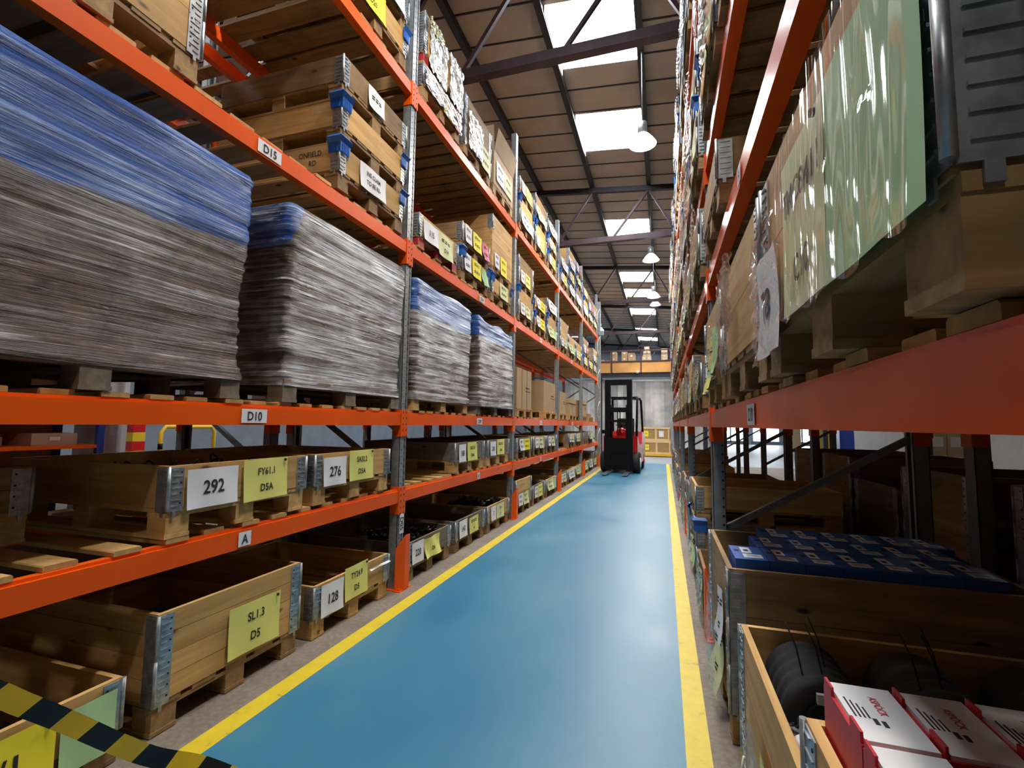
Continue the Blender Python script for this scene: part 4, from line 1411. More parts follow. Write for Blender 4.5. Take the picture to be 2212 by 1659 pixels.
for row, y in enumerate((0.828, 0.655)):
    for k in range(9):
        if row == 1 and k == 1:
            continue
        o = proto if first else copy_tree(proto)
        first = False
        o.location = (XF + 0.072 + 0.0985 * k, y, FL + PH + 0.001)
        o['label'] = 'red carton with white ASPÖCK top, %s row, %s from the aisle' % (['far', 'near'][row], ordl[k] if k < 6 else ['seventh', 'eighth', 'ninth'][k - 6])
        o['group'] = 'white topped red cartons in the nearest box'
rt = empty('red_carton', (XF + 0.072 + 0.0985, 0.655, FL + PH + 0.001), 'plain red carton without a white top, sunk between the white ones', 'carton')
mb = MB()
mb.box(-0.048, 0.048, 0, 0.168, 0, 0.635)
mb.build('carton_body', 'red_card', rt)
mb = MB()
mb.tube([(0.0, 0.125, 0.636), (0.028, 0.095, 0.636), (0.0, 0.065, 0.636), (-0.028, 0.095, 0.636)], 0.0012, 0, 5, closed=True)
mb.tube([(0.0, 0.112, 0.636), (0.016, 0.095, 0.636), (0.0, 0.078, 0.636), (-0.016, 0.095, 0.636)], 0.0012, 0, 5, closed=True)
mb.build('embossed_emblem', 'red_ink', rt)

# drums and parts in the middle box
def drum(x, y, z, r, L, label, rot=0.0, tabs=True):
    rt = empty('ribbed_drum', (x, y, z), label, 'drum', rot, 'black ribbed drums in the open box')
    mb = MB()
    prof = [(r * 0.55, 0), (r * 0.9, 0.0)]
    n = 5
    for k in range(n):
        a = L * k / n
        prof += [(r, a + 0.01), (r, a + L / n - 0.012), (r * 0.93, a + L / n - 0.004)]
    prof += [(r * 0.9, L), (r * 0.5, L)]
    mb.lathe(prof, 0, 0, r, 36, 0, 'y')
    mb.lathe([(r * 0.56, -0.004), (r * 0.50, -0.006), (r * 0.2, -0.002), (0.002, 0.0)], 0, 0, r, 24, 0, 'y', capped=False)
    mb.build('drum_body', 'black_rubber', rt)
    if not tabs:
        return rt
    mb = MB()
    mb.box(-0.03, 0.03, -0.012, 0.03, 2 * r - 0.055, 2 * r - 0.03)
    mb.box(0.045, 0.075, -0.014, 0.012, 2 * r - 0.09, 2 * r - 0.06)
    mb.build('white_tab', 'white_gloss', rt)
    for k, (dx, dy) in enumerate(((-0.05, 0.04), (0.02, 0.10), (0.0, 0.05))):
        mb = MB()
        mb.tube([(dx, dy, 2 * r - 0.01), (dx - 0.012, dy + 0.01, 2 * r + 0.06), (dx - 0.035, dy + 0.015, 2 * r + 0.12)], 0.002, 0, 5)
        mb.build('cable_tie', 'black_rubber', rt)
    return rt
zd = FL + PH
DL = 'black ribbed drum with white tabs, %s in the open box'
drum(XF + 0.165, 1.49, zd + 0.226, 0.108, 0.26, DL % 'nearest the aisle')
drum(XF + 0.43, 1.49, zd + 0.226, 0.112, 0.26, DL % 'second from the aisle')
drum(XF + 0.71, 1.49, zd + 0.226, 0.115, 0.26, DL % 'third from the aisle')
for k, xx in enumerate((0.165, 0.43, 0.71)):
    drum(XF + xx, 1.49, zd + 0.001, 0.110, 0.26, 'black ribbed drum in the lower layer, under the %s drum from the aisle' % ordl[k], tabs=False)
def canister(x, y, z, label):
    rt = empty('grey_canister', (x, y, z), label, 'canister', 0, 'pale grey canisters in the open box')
    mb = MB()
    mb.lathe([(0.05, 0), (0.062, 0.006), (0.064, 0.25), (0.05, 0.285), (0.03, 0.295)], seg=24)
    mb.build('canister_body', 'silver_plastic', rt)
    mb = MB()
    mb.lathe([(0.034, 0.295), (0.034, 0.33), (0.026, 0.335)], seg=20)
    mb.lathe([(0.012, 0.335), (0.012, 0.336)], seg=12, mi=1)
    mb.build('cap', ['white_gloss', 'dark_hole'], rt)
    mb = MB()
    rn = random.Random(int(y * 100))
    mb.grid(18, 10, lambda u, v: ((0.045 + 0.012 * math.sin(u * 40 + v * 9)) * math.cos(u * 2 * PI), (0.045 + 0.012 * math.sin(u * 31 - v * 7)) * math.sin(u * 2 * PI), 0.29 + 0.07 * v))
    mb.build('plastic_wrap', 'clear_plastic', rt)
canister(XF + 0.095, 1.40, zd + 0.002, 'pale grey canister with clear wrapped cap, left of the black arch')
canister(XF + 0.09, 1.21, zd + 0.002, 'pale grey canister nearest the red cartons')
mb = MB()
mb.tube([(0.085 * math.cos(a), 0.0, 0.20 + 0.14 * math.sin(a)) for a in [PI * k / 14 for k in range(15)]], 0.036, 0, 10)
mb.tube([(0.085, 0, 0.2), (0.085, 0, 0.0)], 0.036, 0, 10)
mb.tube([(-0.085, 0, 0.2), (-0.085, 0, 0.0)], 0.036, 0, 10)
o = mb.build('rubber_arch', 'black_rubber')
o.location = (XF + 0.24, 1.34, zd + 0.04)
o.rotation_euler = (0, 0, 0.25)
tag(o, 'black rubber arch standing beside the grey canisters', 'car part')

# parts in the left boxes
def part_heap(y, z, n, seed, label, group, hmax):
    rn = random.Random(seed)
    for k in range(n):
        rt = empty('metal_part', (XL - 0.10 - 0.135 * (k // 5), y - 0.27 + 0.135 * (k % 5), z + 0.001), label, 'part', rn.uniform(0, 6.28), group)
        mb = MB()
        r = rn.uniform(0.032, 0.045)
        L = rn.uniform(0.6, 1.0) * hmax
        mb.lathe([(r * 0.8, 0), (r, 0.006), (r, L * 0.55), (r * 0.55, L * 0.6), (r * 0.55, L * 0.8), (r * 0.85, L * 0.82), (r * 0.85, L * 0.96), (r * 0.6, L)], seg=14)
        mb.build('part_body', 'shiny_black', rt)
        mb = MB()
        mb.tube([(0.0, 0.0, L), (0.02, 0.015, L + 0.022), (0.038, 0.01, L + 0.012), (0.045, 0.0, L * 0.9)], 0.005, 0, 6)
        mb.build('hook', 'shiny_black', rt)
part_heap(slot(1, 2), FL + PH, 20, 5, 'black metal part heaped in the pale box with the white 7 sheet', 'metal parts in the box with the 7 sheet', 0.22)
part_heap(slot(1, 0) - 0.02, FL + PH, 20, 6, 'dark machined part heaped in the grey 220 box', 'metal parts in the 220 box', 0.19)
part_heap(slot(0, 1), zl(0) + PH, 20, 8, 'dark metal part lying in the 292 box', 'metal parts in the 292 box', 0.15)

# ------------------------------------------------------------------ forklift parked at the far end, forks towards the camera
def forklift():
    X, Y = -1.10, 12.55
    rt = empty('forklift', (X, Y, 0), 'red and black forklift truck parked at the far end of the blue aisle, forks forward', 'forklift')
    def part(n, mb, m, p=None):
        return mb.build(n, m, p or rt)
    for sx in (-1, 1):
        mb = MB()
        mb.box(sx * 0.34, sx * 0.22, -0.06, 0.02, 0.09, 2.38)
        mb.box(sx * 0.34, sx * 0.30, -0.10, 0.06, 0.09, 2.38)
        mb.box(sx * 0.245, sx * 0.21, -0.04, 0.08, 0.12, 2.32)
        part('mast_rail', mb, 'black_paint')
        mb = MB()
        mb.tube([(sx * 0.19, 0.05, 0.3), (sx * 0.19, 0.05, 1.75)], 0.022, 0, 10)
        part('lift_cylinder', mb, 'black_paint')
        mb = MB()
        mb.box(sx * 0.24 - 0.055, sx * 0.24 + 0.055, -0.15, -0.11, 0.03, 0.55)
        part('fork_shank', mb, 'black_paint')
        mb = MB()
        n = len(mb.v)
        mb.box(sx * 0.24 - 0.055, sx * 0.24 + 0.055, -0.85, -0.11, 0.03, 0.065)
        for q in range(n, n + 8):
            x, y, z = mb.v[q]
            if y < -0.9:
                mb.v[q] = (sx * 0.24 + (x - sx * 0.24) * 0.6, y, 0.03 + (z - 0.03) * 0.35)
        part('fork', mb, 'bright_steel')
    for z0, z1, nm in ((2.26, 2.40, 'mast_crossbar'), (1.56, 1.68, 'mast_crossbar'), (1.30, 1.36, 'mast_crossbar')):
        mb = MB()
        mb.box(-0.34, 0.34, -0.05, 0.03, z0, z1)
        part(nm, mb, 'black_paint')
    mb = MB()
    mb.box(-0.36, 0.36, -0.12, -0.07, 0.20, 0.30)
    mb.box(-0.36, 0.36, -0.12, -0.07, 0.52, 0.62)
    mb.box(-0.36, 0.36, -0.11, -0.06, 0.10, 0.90)
    part('fork_carriage', mb, 'black_paint')
    mb = MB()
    for x in (-0.03, 0.03):
        mb.tube([(x, 0.0, 1.02), (x, 0.02, 1.6)], 0.014, 0, 6)
    part('lift_chain', mb, 'black_paint')
    # body
    mb = MB()
    prof = [(0.25, 0.30), (0.25, 0.95), (0.75, 0.70), (1.35, 0.72), (1.45, 1.05), (2.10, 1.02), (2.22, 0.80), (2.20, 0.32), (1.9, 0.22), (0.9, 0.22)]
    w = 0.44
    a = [(-w, y, z) for y, z in prof]
    b = [(w, y, z) for y, z in prof]
    mb.quad(a)
    mb.quad(b[::-1])
    for i in range(len(prof)):
        j = (i + 1) % len(prof)
        mb.quad([a[i], b[i], b[j], a[j]])
    bo = part('body', mb, 'fork_red')
    bm = bo.modifiers.new('b', 'BEVEL')
    bm.width = 0.05
    bm.segments = 3
    mb = MB()
    mb.lathe([(0.02, 0.0), (0.13, 0.02), (0.15, 0.09), (0.09, 0.16), (0.0, 0.18)], 0.02, 0.24, 1.02, 20, 0, 'y', capped=False)
    part('dashboard', mb, 'fork_red')
    mb = MB()
    mb.lathe([(0.15, 0), (0.15, 0.02)], 0.0, 0.5, 1.22, 20)
    mb.tube([(0, 0.5, 1.22), (0, 0.36, 0.9)], 0.02, 0, 8)
    part('steering_wheel', mb, 'black_paint')
    mb = MB()
    mb.box(-0.24, 0.24, 0.95, 1.4, 0.78, 0.92)
    mb.box(-0.22, 0.22, 1.34, 1.46, 0.88, 1.42)
    so = part('seat', mb, 'black_rubber')
    # guard over the driver
    for sx in (-1, 1):
        mb = MB()
        mb.tube([(sx * 0.40, 0.35, 0.9), (sx * 0.40, 0.62, 1.93), (sx * 0.36, 0.75, 1.98)], 0.03, 0, 8)
        part('guard_post', mb, 'black_paint')
        mb = MB()
        mb.tube([(sx * 0.42, 1.75, 1.0), (sx * 0.40, 1.5, 1.93), (sx * 0.36, 1.4, 1.98)], 0.03, 0, 8)
        part('guard_post', mb, 'black_paint')
    mb = MB()
    mb.box(-0.40, 0.40, 0.7, 0.76, 1.95, 2.0)
    mb.box(-0.40, 0.40, 1.38, 1.44, 1.95, 2.0)
    for k in range(6):
        x = -0.36 + 0.144 * k
        mb.box(x - 0.015, x + 0.015, 0.7, 1.44, 1.96, 1.99)
    part('overhead_guard', mb, 'black_paint')
    mb = MB()
    mb.lathe([(0.03, 0), (0.045, 0.01), (0.04, 0.09), (0.0, 0.10)], 0.1, 1.3, 2.0, 12, capped=False)
    part('beacon', mb, 'orange_paint')
    for sx in (-1, 1):
        for y, r, ww in ((0.32, 0.27, 0.2), (1.8, 0.22, 0.16)):
            mb = MB()
            c = sx * (0.40 if y < 1 else 0.36)
            mb.lathe([(r * 0.55, -ww / 2), (r * 0.9, -ww / 2), (r, -ww / 2 + 0.03), (r, ww / 2 - 0.03), (r * 0.9, ww / 2), (r * 0.55, ww / 2)], c, y, r, 28, 0, 'x')
            wo = part('wheel', mb, 'black_rubber')
            mb = MB()
            mb.lathe([(r * 0.5, 0), (r * 0.3, sx * 0.02), (0.03, sx * 0.03)], c + sx * ww / 2, y, r, 20, 0, 'x')
            part('hub', mb, 'white_gloss' if y < 1 else 'fork_red', wo)
    mb = MB()
    mb.box(-0.44, 0.44, 0.2, 0.9, 0.24, 0.34)
    part('step_plate', mb, 'black_paint')
    for sx in (-1, 1):
        mb = MB()
        mb.box(sx * 0.46, sx * 0.40, 0.12, 0.22, 1.0, 1.1)
        part('work_light', mb, 'black_paint')
    rt.rotation_euler = (0, 0, -0.06)
forklift()

# ------------------------------------------------------------------ mezzanine across the end of the aisle
YM = 20.7
MXA, MXB = -7.0, 6.0
rt = empty('mezzanine', (-1, YM, 0), 'timber fronted mezzanine floor on steel beams across the end of the aisle', 'mezzanine')
O = (-1, YM, 0)
mb = MB()
mb.box(MXA, MXB, YM - 0.02, YM + 0.01, 3.45, 3.92)
mb.build('timber_fascia', 'ply_fascia', rt, O)
mb = MB()
mb.box(MXA, MXB, YM + 0.01, YM + 4.2, 3.84, 3.90)
mb.build('deck', 'cardboard_dark', rt, O)
mb = MB()
mb.box(MXA, MXB, YM - 0.03, YM + 0.12, 3.27, 3.45)
mb.box(MXA, MXB, YM - 0.06, YM + 0.15, 3.43, 3.46)
mb.build('support_beam', 'steel_dark', rt, O)
x = MXA
k = 0
while x < MXB:
    mb = MB()
    mb.box(x, x + 0.05, YM - 0.06, YM - 0.02, 3.45, 4.42)
    mb.build('railing_post', 'steel_maroon', rt, O)
    x += 1.22
    k += 1
mb = MB()
mb.box(MXA, MXB, YM - 0.06, YM - 0.02, 4.38, 4.43)
mb.build('top_rail', 'steel_maroon', rt, O)
mb = MB()
mb.box(MXA, MXB, YM - 0.05, YM + 0.02, 3.92, 3.97)
mb.build('kickboard', 'steel_maroon', rt, O)
for x in (-6.9, -2.6, 1.6, 5.8):
    mb = MB()
    mb.box(x - 0.08, x + 0.08, YM + 0.0, YM + 0.16, 0, 3.27)
    mb.build('column', 'steel_dark', rt, O)
mb = MB()
mb.lathe([(0.05, 0), (0.07, -0.03), (0.05, -0.10), (0.0, -0.12)], -1.02, YM - 0.08, 3.50, 14, capped=False)
o = mb.build('camera_dome', 'white_gloss', None, (-1.02, YM - 0.08, 3.42))
o.location = (-1.02, YM - 0.135, 3.44)
tag(o, 'small white dome under the timber fascia of the mezzanine', 'sensor')
zt = 3.9015
MBX = [(-2.62, 0.35, 0.16, 0.2), (-2.28, 0.20, 0.12, 0.25), (-2.03, 0.24, 0.25, 0.5), (-2.03, 0.24, 0.24, 0.5, 0.251), (-1.57, 0.24, 0.24, 0.45), (-1.57, 0.24, 0.24, 0.45, 0.241), (-1.28, 0.27, 0.42, 0.9), (-0.75, 0.18, 0.26, 0.4), (-0.555, 0.19, 0.26, 0.4), (-0.72, 0.15, 0.21, 0.35, 0.261), (-0.56, 0.14, 0.21, 0.35, 0.261),
       (-0.64, 0.2, 0.2, 0.3, 0.472), (-0.30, 0.24, 0.06, 0.3), (0.07, 0.25, 0.16, 0.4), (0.07, 0.25, 0.14, 0.4, 0.161), (0.07, 0.25, 0.13, 0.4, 0.302), (0.07, 0.25, 0.14, 0.4, 0.433), (1.1, 0.4, 0.5, 0.5), (-3.1, 0.5, 0.4, 0.5)]
where = ['lowest far left', 'low second from left', 'bottom of left stack', 'top of left stack', 'bottom of the middle stack', 'top of the middle stack', 'long one right of the middle stack', 'bottom left of the pyramid', 'bottom right of the pyramid',
         'middle left of the pyramid', 'middle right of the pyramid', 'peak of the pyramid', 'flat one beside the pyramid', 'bottom of the right stack', 'second of the right stack', 'third of the right stack', 'top of the right stack', 'behind the right rack', 'behind the left rack']
for (m, wh) in zip(MBX, where):
    x, w, h, d = m[:4]
    z = zt + (m[4] if len(m) > 4 else 0)
    y = YM + 0.12
    r2 = empty('archive_box', (x, y, z), 'cardboard box on the mezzanine, %s' % wh, 'box', 0, 'boxes on the mezzanine')
    mb = MB()
    mb.box(-w / 2, w / 2, 0, d, 0, h)
    mb.build('carton_body', 'cardboard' if x < -1.0 else 'cardboard_pale', r2)
    mb = MB()
    mb.box(-w * 0.15, w * 0.15, -0.0015, 0, h * 0.62, h * 0.8)
    mb.build('box_label', 'paper_white', r2)

# strip curtain beneath the mezzanine
m, nt, b = nt_new('strip_pvc')
mp = coords(nt, (1.2, 1, 1.4), world=True)
n = noise_n(nt, mp, 1.3, 4, 0.6)
r = ramp(nt, n, [(0.3, (0.42, 0.43, 0.45)), (0.5, (0.66, 0.62, 0.56)), (0.72, (0.82, 0.79, 0.74))])
lk(nt, r, 0, b, 'Base Color')
b.inputs['Roughness'].default_value = 0.25
b.inputs['Transmission Weight'].default_value = 0.25
b.inputs['Alpha'].default_value = 0.80
oi_ = nd(nt, 'ShaderNodeObjectInfo')
hv_ = nd(nt, 'ShaderNodeHueSaturation')
mr_ = nd(nt, 'ShaderNodeMapRange')
mr_.inputs[3].default_value = 0.55
mr_.inputs[4].default_value = 1.25
lk(nt, oi_, 'Random', mr_, 0)
lk(nt, mr_, 0, hv_, 'Value')
lk(nt, r, 0, hv_, 'Color')
lk(nt, hv_, 0, b, 'Base Color')
rt = empty('strip_curtain', (-0.5, YM + 0.3, 0), 'grey translucent plastic strip curtain hanging under the mezzanine', 'curtain')
O = (-0.5, YM + 0.3, 0)
mb = MB()
mb.box(-4.2, 2.1, YM + 0.24, YM + 0.34, 3.10, 3.2)
mb.build('curtain_rail', 'bright_steel', rt, O)
x = -4.15
k = 0
while x < 1.9:
    mb = MB()
    ph = RND.uniform(0, 6.28)
    yy = YM + 0.29 + (0.012 if k % 2 else -0.012)
    mb.grid(4, 8, lambda u, v: (x + 0.22 * u, yy + 0.010 * math.sin(u * 3 + ph) * (1 - v) + 0.012 * math.sin(PI * u), 0.04 + 3.08 * v))
    mb.build('curtain_strip', 'strip_pvc', rt, O)
    x += 0.19
    k += 1

# timber cases on a yellow stillage in front of the curtain
def timber_case(x, y, z, w, d, h, label, stickers):
    r2 = empty('timber_case', (x, y, z), label, 'case', 0, 'timber cases stacked before the curtain')
    mb = MB()
    mb.box(-w / 2 + 0.02, w / 2 - 0.02, 0.02, d - 0.02, 0.02, h - 0.02)
    mb.build('panel', 'ply_case', r2)
    mb = MB()
    t = 0.075
    for xx in (-w / 2, -w * 0.02, w / 2 - t):
        mb.box(xx, xx + t, 0, 0.022, 0, h)
    for zz in (0, h - t):
        mb.box(-w / 2, w / 2, -0.004, 0.022, zz, zz + t)
    for yy in (0, d - t):
        for xx in (-w / 2, w / 2 - 0.02):
            mb.box(xx, xx + 0.02, yy, yy + t, 0, h)
    for zz in (0, h - t):
        for xx in (-w / 2, w / 2 - 0.02):
            mb.box(xx, xx + 0.02, 0, d, zz, zz + t)
    mb.build('batten_frame', 'batten', r2)
    for (sx, mt) in stickers:
        mb = MB()
        mb.box(sx - 0.09, sx + 0.09, 0.0175, 0.0195, h * 0.3, h * 0.72)
        if mt == 'paper_bright':
            mb.box(sx - 0.06, sx + 0.06, 0.0165, 0.0175, h * 0.5, h * 0.53, 1)
        mb.build('paper_sign', [mt, 'ink'], r2)
plain('ply_case', (0.40, 0.23, 0.085), 0.7, 0, 0.12, 3)
plain('batten', (0.70, 0.48, 0.24), 0.7, 0, 0.1, 5)
timber_case(-0.29, 19.75, 0.106, 1.12, 0.75, 0.52, 'lower timber case with yellow sheet on the yellow stillage', [(-0.36, 'paper_bright')])
timber_case(-0.31, 19.76, 0.628, 1.10, 0.72, 0.54, 'upper timber case with yellow and white sheets', [(-0.36, 'paper_bright'), (0.22, 'paper_white')])
rt = empty('yellow_stillage', (-0.3, 19.7, 0), 'yellow steel stillage frame under the timber cases', 'stillage')
mb = MB()
mb.box(-0.62, 0.66, -0.02, 0.9, 0.03, 0.10)
for xx in (-0.62, 0.60):
    for yy in (-0.02, 0.84):
        mb.box(xx, xx + 0.06, yy, yy + 0.06, 0, 0.03)
mb.build('base_frame', 'yellow_paint', rt)
for xx in (-0.70, 0.66):
    mb = MB()
    mb.box(xx, xx + 0.05, -0.02, 0.04, 0.0, 0.62)
    mb.bar((xx + 0.025, 0.01, 0.6), (xx + 0.025, 0.5, 0.1), 0.04, 0.04)
    mb.build('side_post', 'yellow_paint', rt)

# pale service post with cable at the end of the left rack
rt = empty('service_post', (-1.93, 15.1, 0), 'pale grey service post with white cable at the end of the left rack', 'post')
mb = MB()
mb.box(-0.05, 0.05, -0.05, 0.05, 0.0, 5.15)
mb.build('post', 'galvanised', rt)
for z0 in (0.5, 1.35, 2.35, 3.4, 4.3):
    mb = MB()
    mb.tube([(0.02, -0.056, z0), (-0.04, -0.065, z0 + 0.2), (-0.03, -0.07, z0 + 0.45), (0.03, -0.056, z0 + 0.62)], 0.012, 0, 6)
    mb.build('cable', 'zip_white', rt)
mb = MB()
mb.box(0.02, 0.16, -0.14, -0.05, 4.05, 4.2)
mb.build('flood_light', 'galvanised', rt)

# ------------------------------------------------------------------ things glimpsed behind the left rack
rt = empty('shelving', (-7.0, 2.7, 0), 'shelving with blue posts and orange shelves seen behind the left rack', 'shelving')
O = (-7.0, 2.7, 0)
for y in (0.6, 2.35, 4.1):
    for x in (-7.55, -6.75):
        mb = MB()
        mb.box(x, x + 0.06, y, y + 0.07, 0, 2.4)
        mb.build('post', 'blue_steel', rt, O)
for z in (0.35, 0.86, 1.27, 1.8):
    mb = MB()
    mb.box(-7.55, -6.70, 0.6, 4.17, z, z + 0.04)
    mb.build('shelf', 'orange_paint', rt, O)
mb = MB()
mb.box(-7.6, -6.68, 4.36, 4.42, 0.0, 2.2)
mb.build('end_panel', 'white_card', rt, O)
mb = MB()
mb.box(-7.58, -7.56, 0.6, 4.17, 0.3, 2.3)
mb.build('back_panel', 'cardboard_pale', rt, O)
rn = random.Random(4)
n = 0
for z in (0.9015, 1.3115, 0.3915):
    y = 0.75
    while y < 3.9:
        w = rn.uniform(0.22, 0.5)
        h = rn.uniform(0.10, 0.30)
        r2 = empty('shelf_box', (-6.85, y + w / 2, z), 'cardboard box on the %s orange shelf behind the left rack, %s' % ({0.9015: 'middle', 1.3115: 'upper', 0.3915: 'lower'}[z], (ordl + ['seventh', 'eighth', 'ninth', 'tenth'])[n % 10]), 'box', PI / 2, 'boxes on the shelves behind the left rack')
        mb = MB()
        mb.box(-w / 2, w / 2, 0, 0.5, 0, h)
        mb.build('carton_body', rn.choice(['cardboard', 'cardboard_pale', 'cardboard_dark']), r2)
        mb = MB()
        mb.box(-0.05, 0.05, -0.002, 0, h * 0.4, h * 0.7)
        mb.build('box_label', 'paper_white', r2)
        y += w + rn.uniform(0.05, 0.3)
        n += 1
    n = 0
rt = empty('safety_rail', (-8.3, 6.5, 0), 'yellow tubular safety rail behind the left rack', 'rail')
mb = MB()
mb.tube([(0, -0.45, 0), (0, -0.45, 1.0), (0, -0.38, 1.09), (0, 0.5, 1.09), (0, 0.57, 1.0), (0, 0.57, 0)], 0.035, 0, 10)
mb.build('rail_tube', 'yellow_paint', rt)
mb = MB()
mb.tube([(0, -0.45, 0.7), (0, -0.45, 0.8)], 0.037, 0, 10)
mb.build('black_band', 'black_paint', rt)
rt = empty('striped_stack', (-8.0, 5.4, 0), 'stack of red and yellow plastic blocks behind the left rack', 'blocks')
for k in range(8):
    mb = MB()
    mb.box(-0.12, 0.12, -0.13 + 0.006 * k, 0.13 - 0.006 * k, 0.145 * k, 0.145 * k + 0.14)
    mb.build('block', 'fork_red' if k % 2 else 'yellow_paint', rt)
# dim stock on the rack behind the left one
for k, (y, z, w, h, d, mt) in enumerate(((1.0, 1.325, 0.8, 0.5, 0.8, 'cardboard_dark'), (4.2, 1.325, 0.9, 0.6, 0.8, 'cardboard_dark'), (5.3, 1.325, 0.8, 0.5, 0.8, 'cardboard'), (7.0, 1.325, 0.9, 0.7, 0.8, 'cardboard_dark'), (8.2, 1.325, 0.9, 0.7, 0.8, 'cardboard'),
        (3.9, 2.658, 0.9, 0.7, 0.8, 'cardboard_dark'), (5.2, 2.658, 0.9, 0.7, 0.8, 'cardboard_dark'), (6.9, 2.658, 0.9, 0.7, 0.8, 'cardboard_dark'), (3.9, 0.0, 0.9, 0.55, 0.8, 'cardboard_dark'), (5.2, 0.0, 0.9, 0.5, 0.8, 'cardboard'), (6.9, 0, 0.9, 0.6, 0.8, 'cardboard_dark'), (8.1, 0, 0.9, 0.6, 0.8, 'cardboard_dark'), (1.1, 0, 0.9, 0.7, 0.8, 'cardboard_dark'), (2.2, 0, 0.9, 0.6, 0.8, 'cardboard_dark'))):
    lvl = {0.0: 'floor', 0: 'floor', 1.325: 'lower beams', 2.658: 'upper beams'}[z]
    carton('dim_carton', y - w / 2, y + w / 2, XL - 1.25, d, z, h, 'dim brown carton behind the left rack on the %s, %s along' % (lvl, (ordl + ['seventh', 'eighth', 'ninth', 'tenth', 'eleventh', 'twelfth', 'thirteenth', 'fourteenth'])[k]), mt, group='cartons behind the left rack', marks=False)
# boards for the rack behind, left and right
for s, xf in ((-1, XL - 1.22), (1, XR + 1.24)):
    mb = MB()
    for zt in ((1.289, 2.622, 3.925) if s < 0 else (1.308, 2.622, 3.925)):
        y = (LEFT_Y if s < 0 else RIGHT_Y) + 0.15
        while y < 14.0:
            if (y - LEFT_Y if s < 0 else y - RIGHT_Y) % PITCHY < 0.13 or (y - LEFT_Y if s < 0 else y - RIGHT_Y) % PITCHY > PITCHY - 0.12:
                y += 0.05
                continue
            mb.box(xf + s * 0.02, xf + s * 1.03, y, y + 0.10, zt + 0.0133, zt + 0.032)
            y += 0.17
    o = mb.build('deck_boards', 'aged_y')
    tag(o, 'rows of wooden deck boards on the dim rack behind the %s rack' % ('left' if s < 0 else 'right'), 'boards', kind='stuff')

# ------------------------------------------------------------------ things glimpsed behind the right rack
XB = XR + 1.30
bk = [(1.58, 4, 'aged', 0.0), (2.50, 5, 'aged', 0.0), (3.60, 5, 'aged', 0.0), (4.46, 4, 'grey', 0.0), (5.32, 5, 'aged', 0.0), (6.40, 5, 'aged', 0)]
for k, (y, n, tone, z) in enumerate(bk):
    box_stack_item('right', y, FL, n, tone=tone, label='dim %d-collar box on the floor behind the right rack, %s along' % (n, ordl[k]), group='boxes behind the right rack', x=XB, signs=[(0.2, 0.2, 0.15, 0.12, 'paper_yellow', [], {})] if k == 1 else [])
o = MB()
o.box(0, 0.6, 0, 0.5, 0, 0.14)
rt = empty('red_bin', (1.62, 0.75, FL + 0.0), 'dark red storage bin in the shade behind the right rack', 'bin')
mb = MB()
mb.box(0, 0.9, 0, 0.4, 0, 0.80)
mb.build('bin_body', 'red_card', rt)
mb = MB()
mb.box(-0.01, 0.91, -0.01, 0.41, 0.80, 0.83)
mb.build('rim', 'red_card', rt)
# pallet of pale cartons across the next aisle
PX, PY = 5.0, 10.6
o = link(pallet_mesh(0.8, 1.1, 'pine'), 'pallet', None, (PX, PY, 0), 0)
tag(o, 'pallet under the pale cartons across the right hand aisle', 'pallet')
for k in range(3):
    for i in range(3):
        r2 = empty('pale_carton', (PX - 0.27 + 0.27 * i, PY, PH + 0.001 + 0.3565 * k), 'pale carton on the pallet across the right aisle, %s layer, %s' % (['bottom', 'middle', 'top'][k], ['left', 'centre', 'right'][i]), 'carton', 0, 'pale cartons across the right aisle')
        mb = MB()
        mb.box(-0.13, 0.13, 0, 0.9, 0, 0.355)
        mb.build('carton_body', 'cardboard_pale', r2)
        mb = MB()
        mb.box(-0.08, 0.08, -0.002, 0, 0.08, 0.26)
        mb.build('box_label', 'white_card', r2)
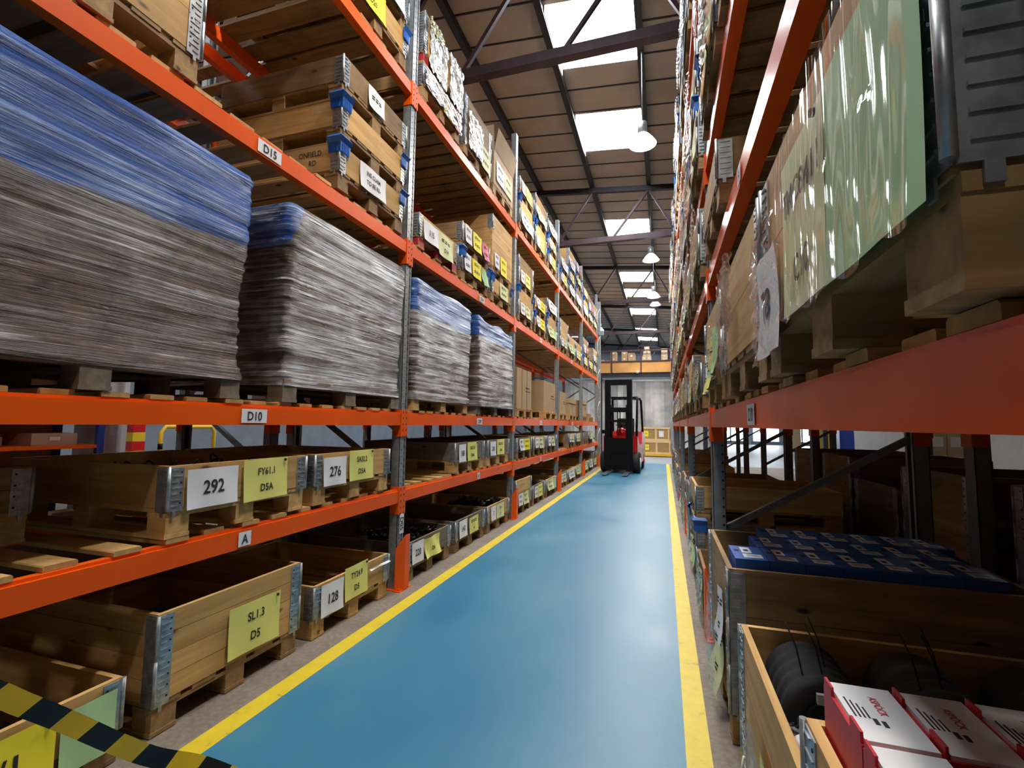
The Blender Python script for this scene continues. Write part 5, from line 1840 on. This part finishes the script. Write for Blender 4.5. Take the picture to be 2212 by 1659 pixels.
# bright loading doors in the far wall, right of the aisle
for k, (xa, xb) in enumerate(((3.6, 5.4), (5.9, 7.6), (8.1, 9.8))):
    mb = MB()
    mb.box(xa, xb, 36.93, 36.985, 0.25, 2.8)
    structure('window_%d' % (60 + k), mb, 'window_glow')
    mb = MB()
    for xx in (xa, (xa + xb) / 2, xb):
        mb.box(xx - 0.05, xx + 0.05, 36.88, 36.99, 0.2, 2.85)
    for zz in (0.2, 1.5, 2.8):
        mb.box(xa, xb, 36.88, 36.99, zz, zz + 0.05)
    structure('trim_%d' % (10 + k), mb, 'wall_paint')
for k, (x, y, mt, h) in enumerate(((8.3, 26.5, 'blue_steel', 1.5), (7.4, 26.3, 'yellow_paint', 1.5), (6.2, 27.0, 'cardboard_pale', 1.25))):
    r2 = empty('locker', (x, y, 0), '%s cabinet against the bright far doors' % ['blue', 'yellow', 'pale'][k], 'cabinet')
    mb = MB()
    mb.box(-0.3, 0.3, 0, 0.5, 0, h)
    mb.build('cabinet_body', mt, r2)
    mb = MB()
    mb.box(-0.28, 0.28, -0.012, 0, 0.06, h - 0.04)
    mb.build('door', mt, r2)

# ------------------------------------------------------------------ striped barrier tape in the foreground
def tape():
    pts = [(-1.80, 0.60, 0.70), (-1.75, 0.827, 0.518), (-1.72, 0.925, 0.423), (-1.70, 0.982, 0.367), (-1.68, 1.044, 0.304), (-1.64, 1.126, 0.217), (-1.60, 1.218, 0.128), (-1.50, 1.303, 0.070), (-1.38, 1.34, 0.03)]
    P = [Vector(p) for p in pts]
    def cr(t):
        i = min(int(t), len(P) - 2)
        f = t - i
        a, b2, c, d = P[max(i - 1, 0)], P[i], P[i + 1], P[min(i + 2, len(P) - 1)]
        return 0.5 * ((2 * b2) + (c - a) * f + (2 * a - 5 * b2 + 4 * c - d) * f * f + (3 * b2 - a - 3 * c + d) * f ** 3)
    mb = MB()
    N = 90
    wv = 0.056
    prev = None
    s = 0.0
    last = cr(0)
    for i in range(N + 1):
        t = (len(P) - 1) * i / N
        c = cr(t)
        s += (c - last).length
        last = c
        tn = (cr(min(t + 0.02, len(P) - 1.001)) - cr(max(t - 0.02, 0))).normalized()
        up_ = Vector((0.15, 0.45, 0.88))
        acr = (up_ - tn * up_.dot(tn)).normalized()
        a, b2 = c + acr * wv / 2, c - acr * wv / 2
        if min(a.z, b2.z) < 0.006:
            dz = 0.006 - min(a.z, b2.z)
            a.z += dz
            b2.z += dz
        sh = tn * 0.007
        cur = (a + sh, b2 - sh)
        if prev:
            mb.quad([prev[0], prev[1], cur[1], cur[0]], int(s / 0.094 + 0.1) % 2, True)
        prev = cur
    o = mb.build('barrier_tape', ['tape_yellow', 'tape_black'])
    tag(o, 'yellow and black striped barrier tape stretched across the lower left corner', 'tape')
plain('tape_yellow', (0.80, 0.50, 0.015), 0.35, 0, 0.06)
plain('tape_black', (0.012, 0.012, 0.012), 0.35)
tape()
bpy.context.view_layer.update()
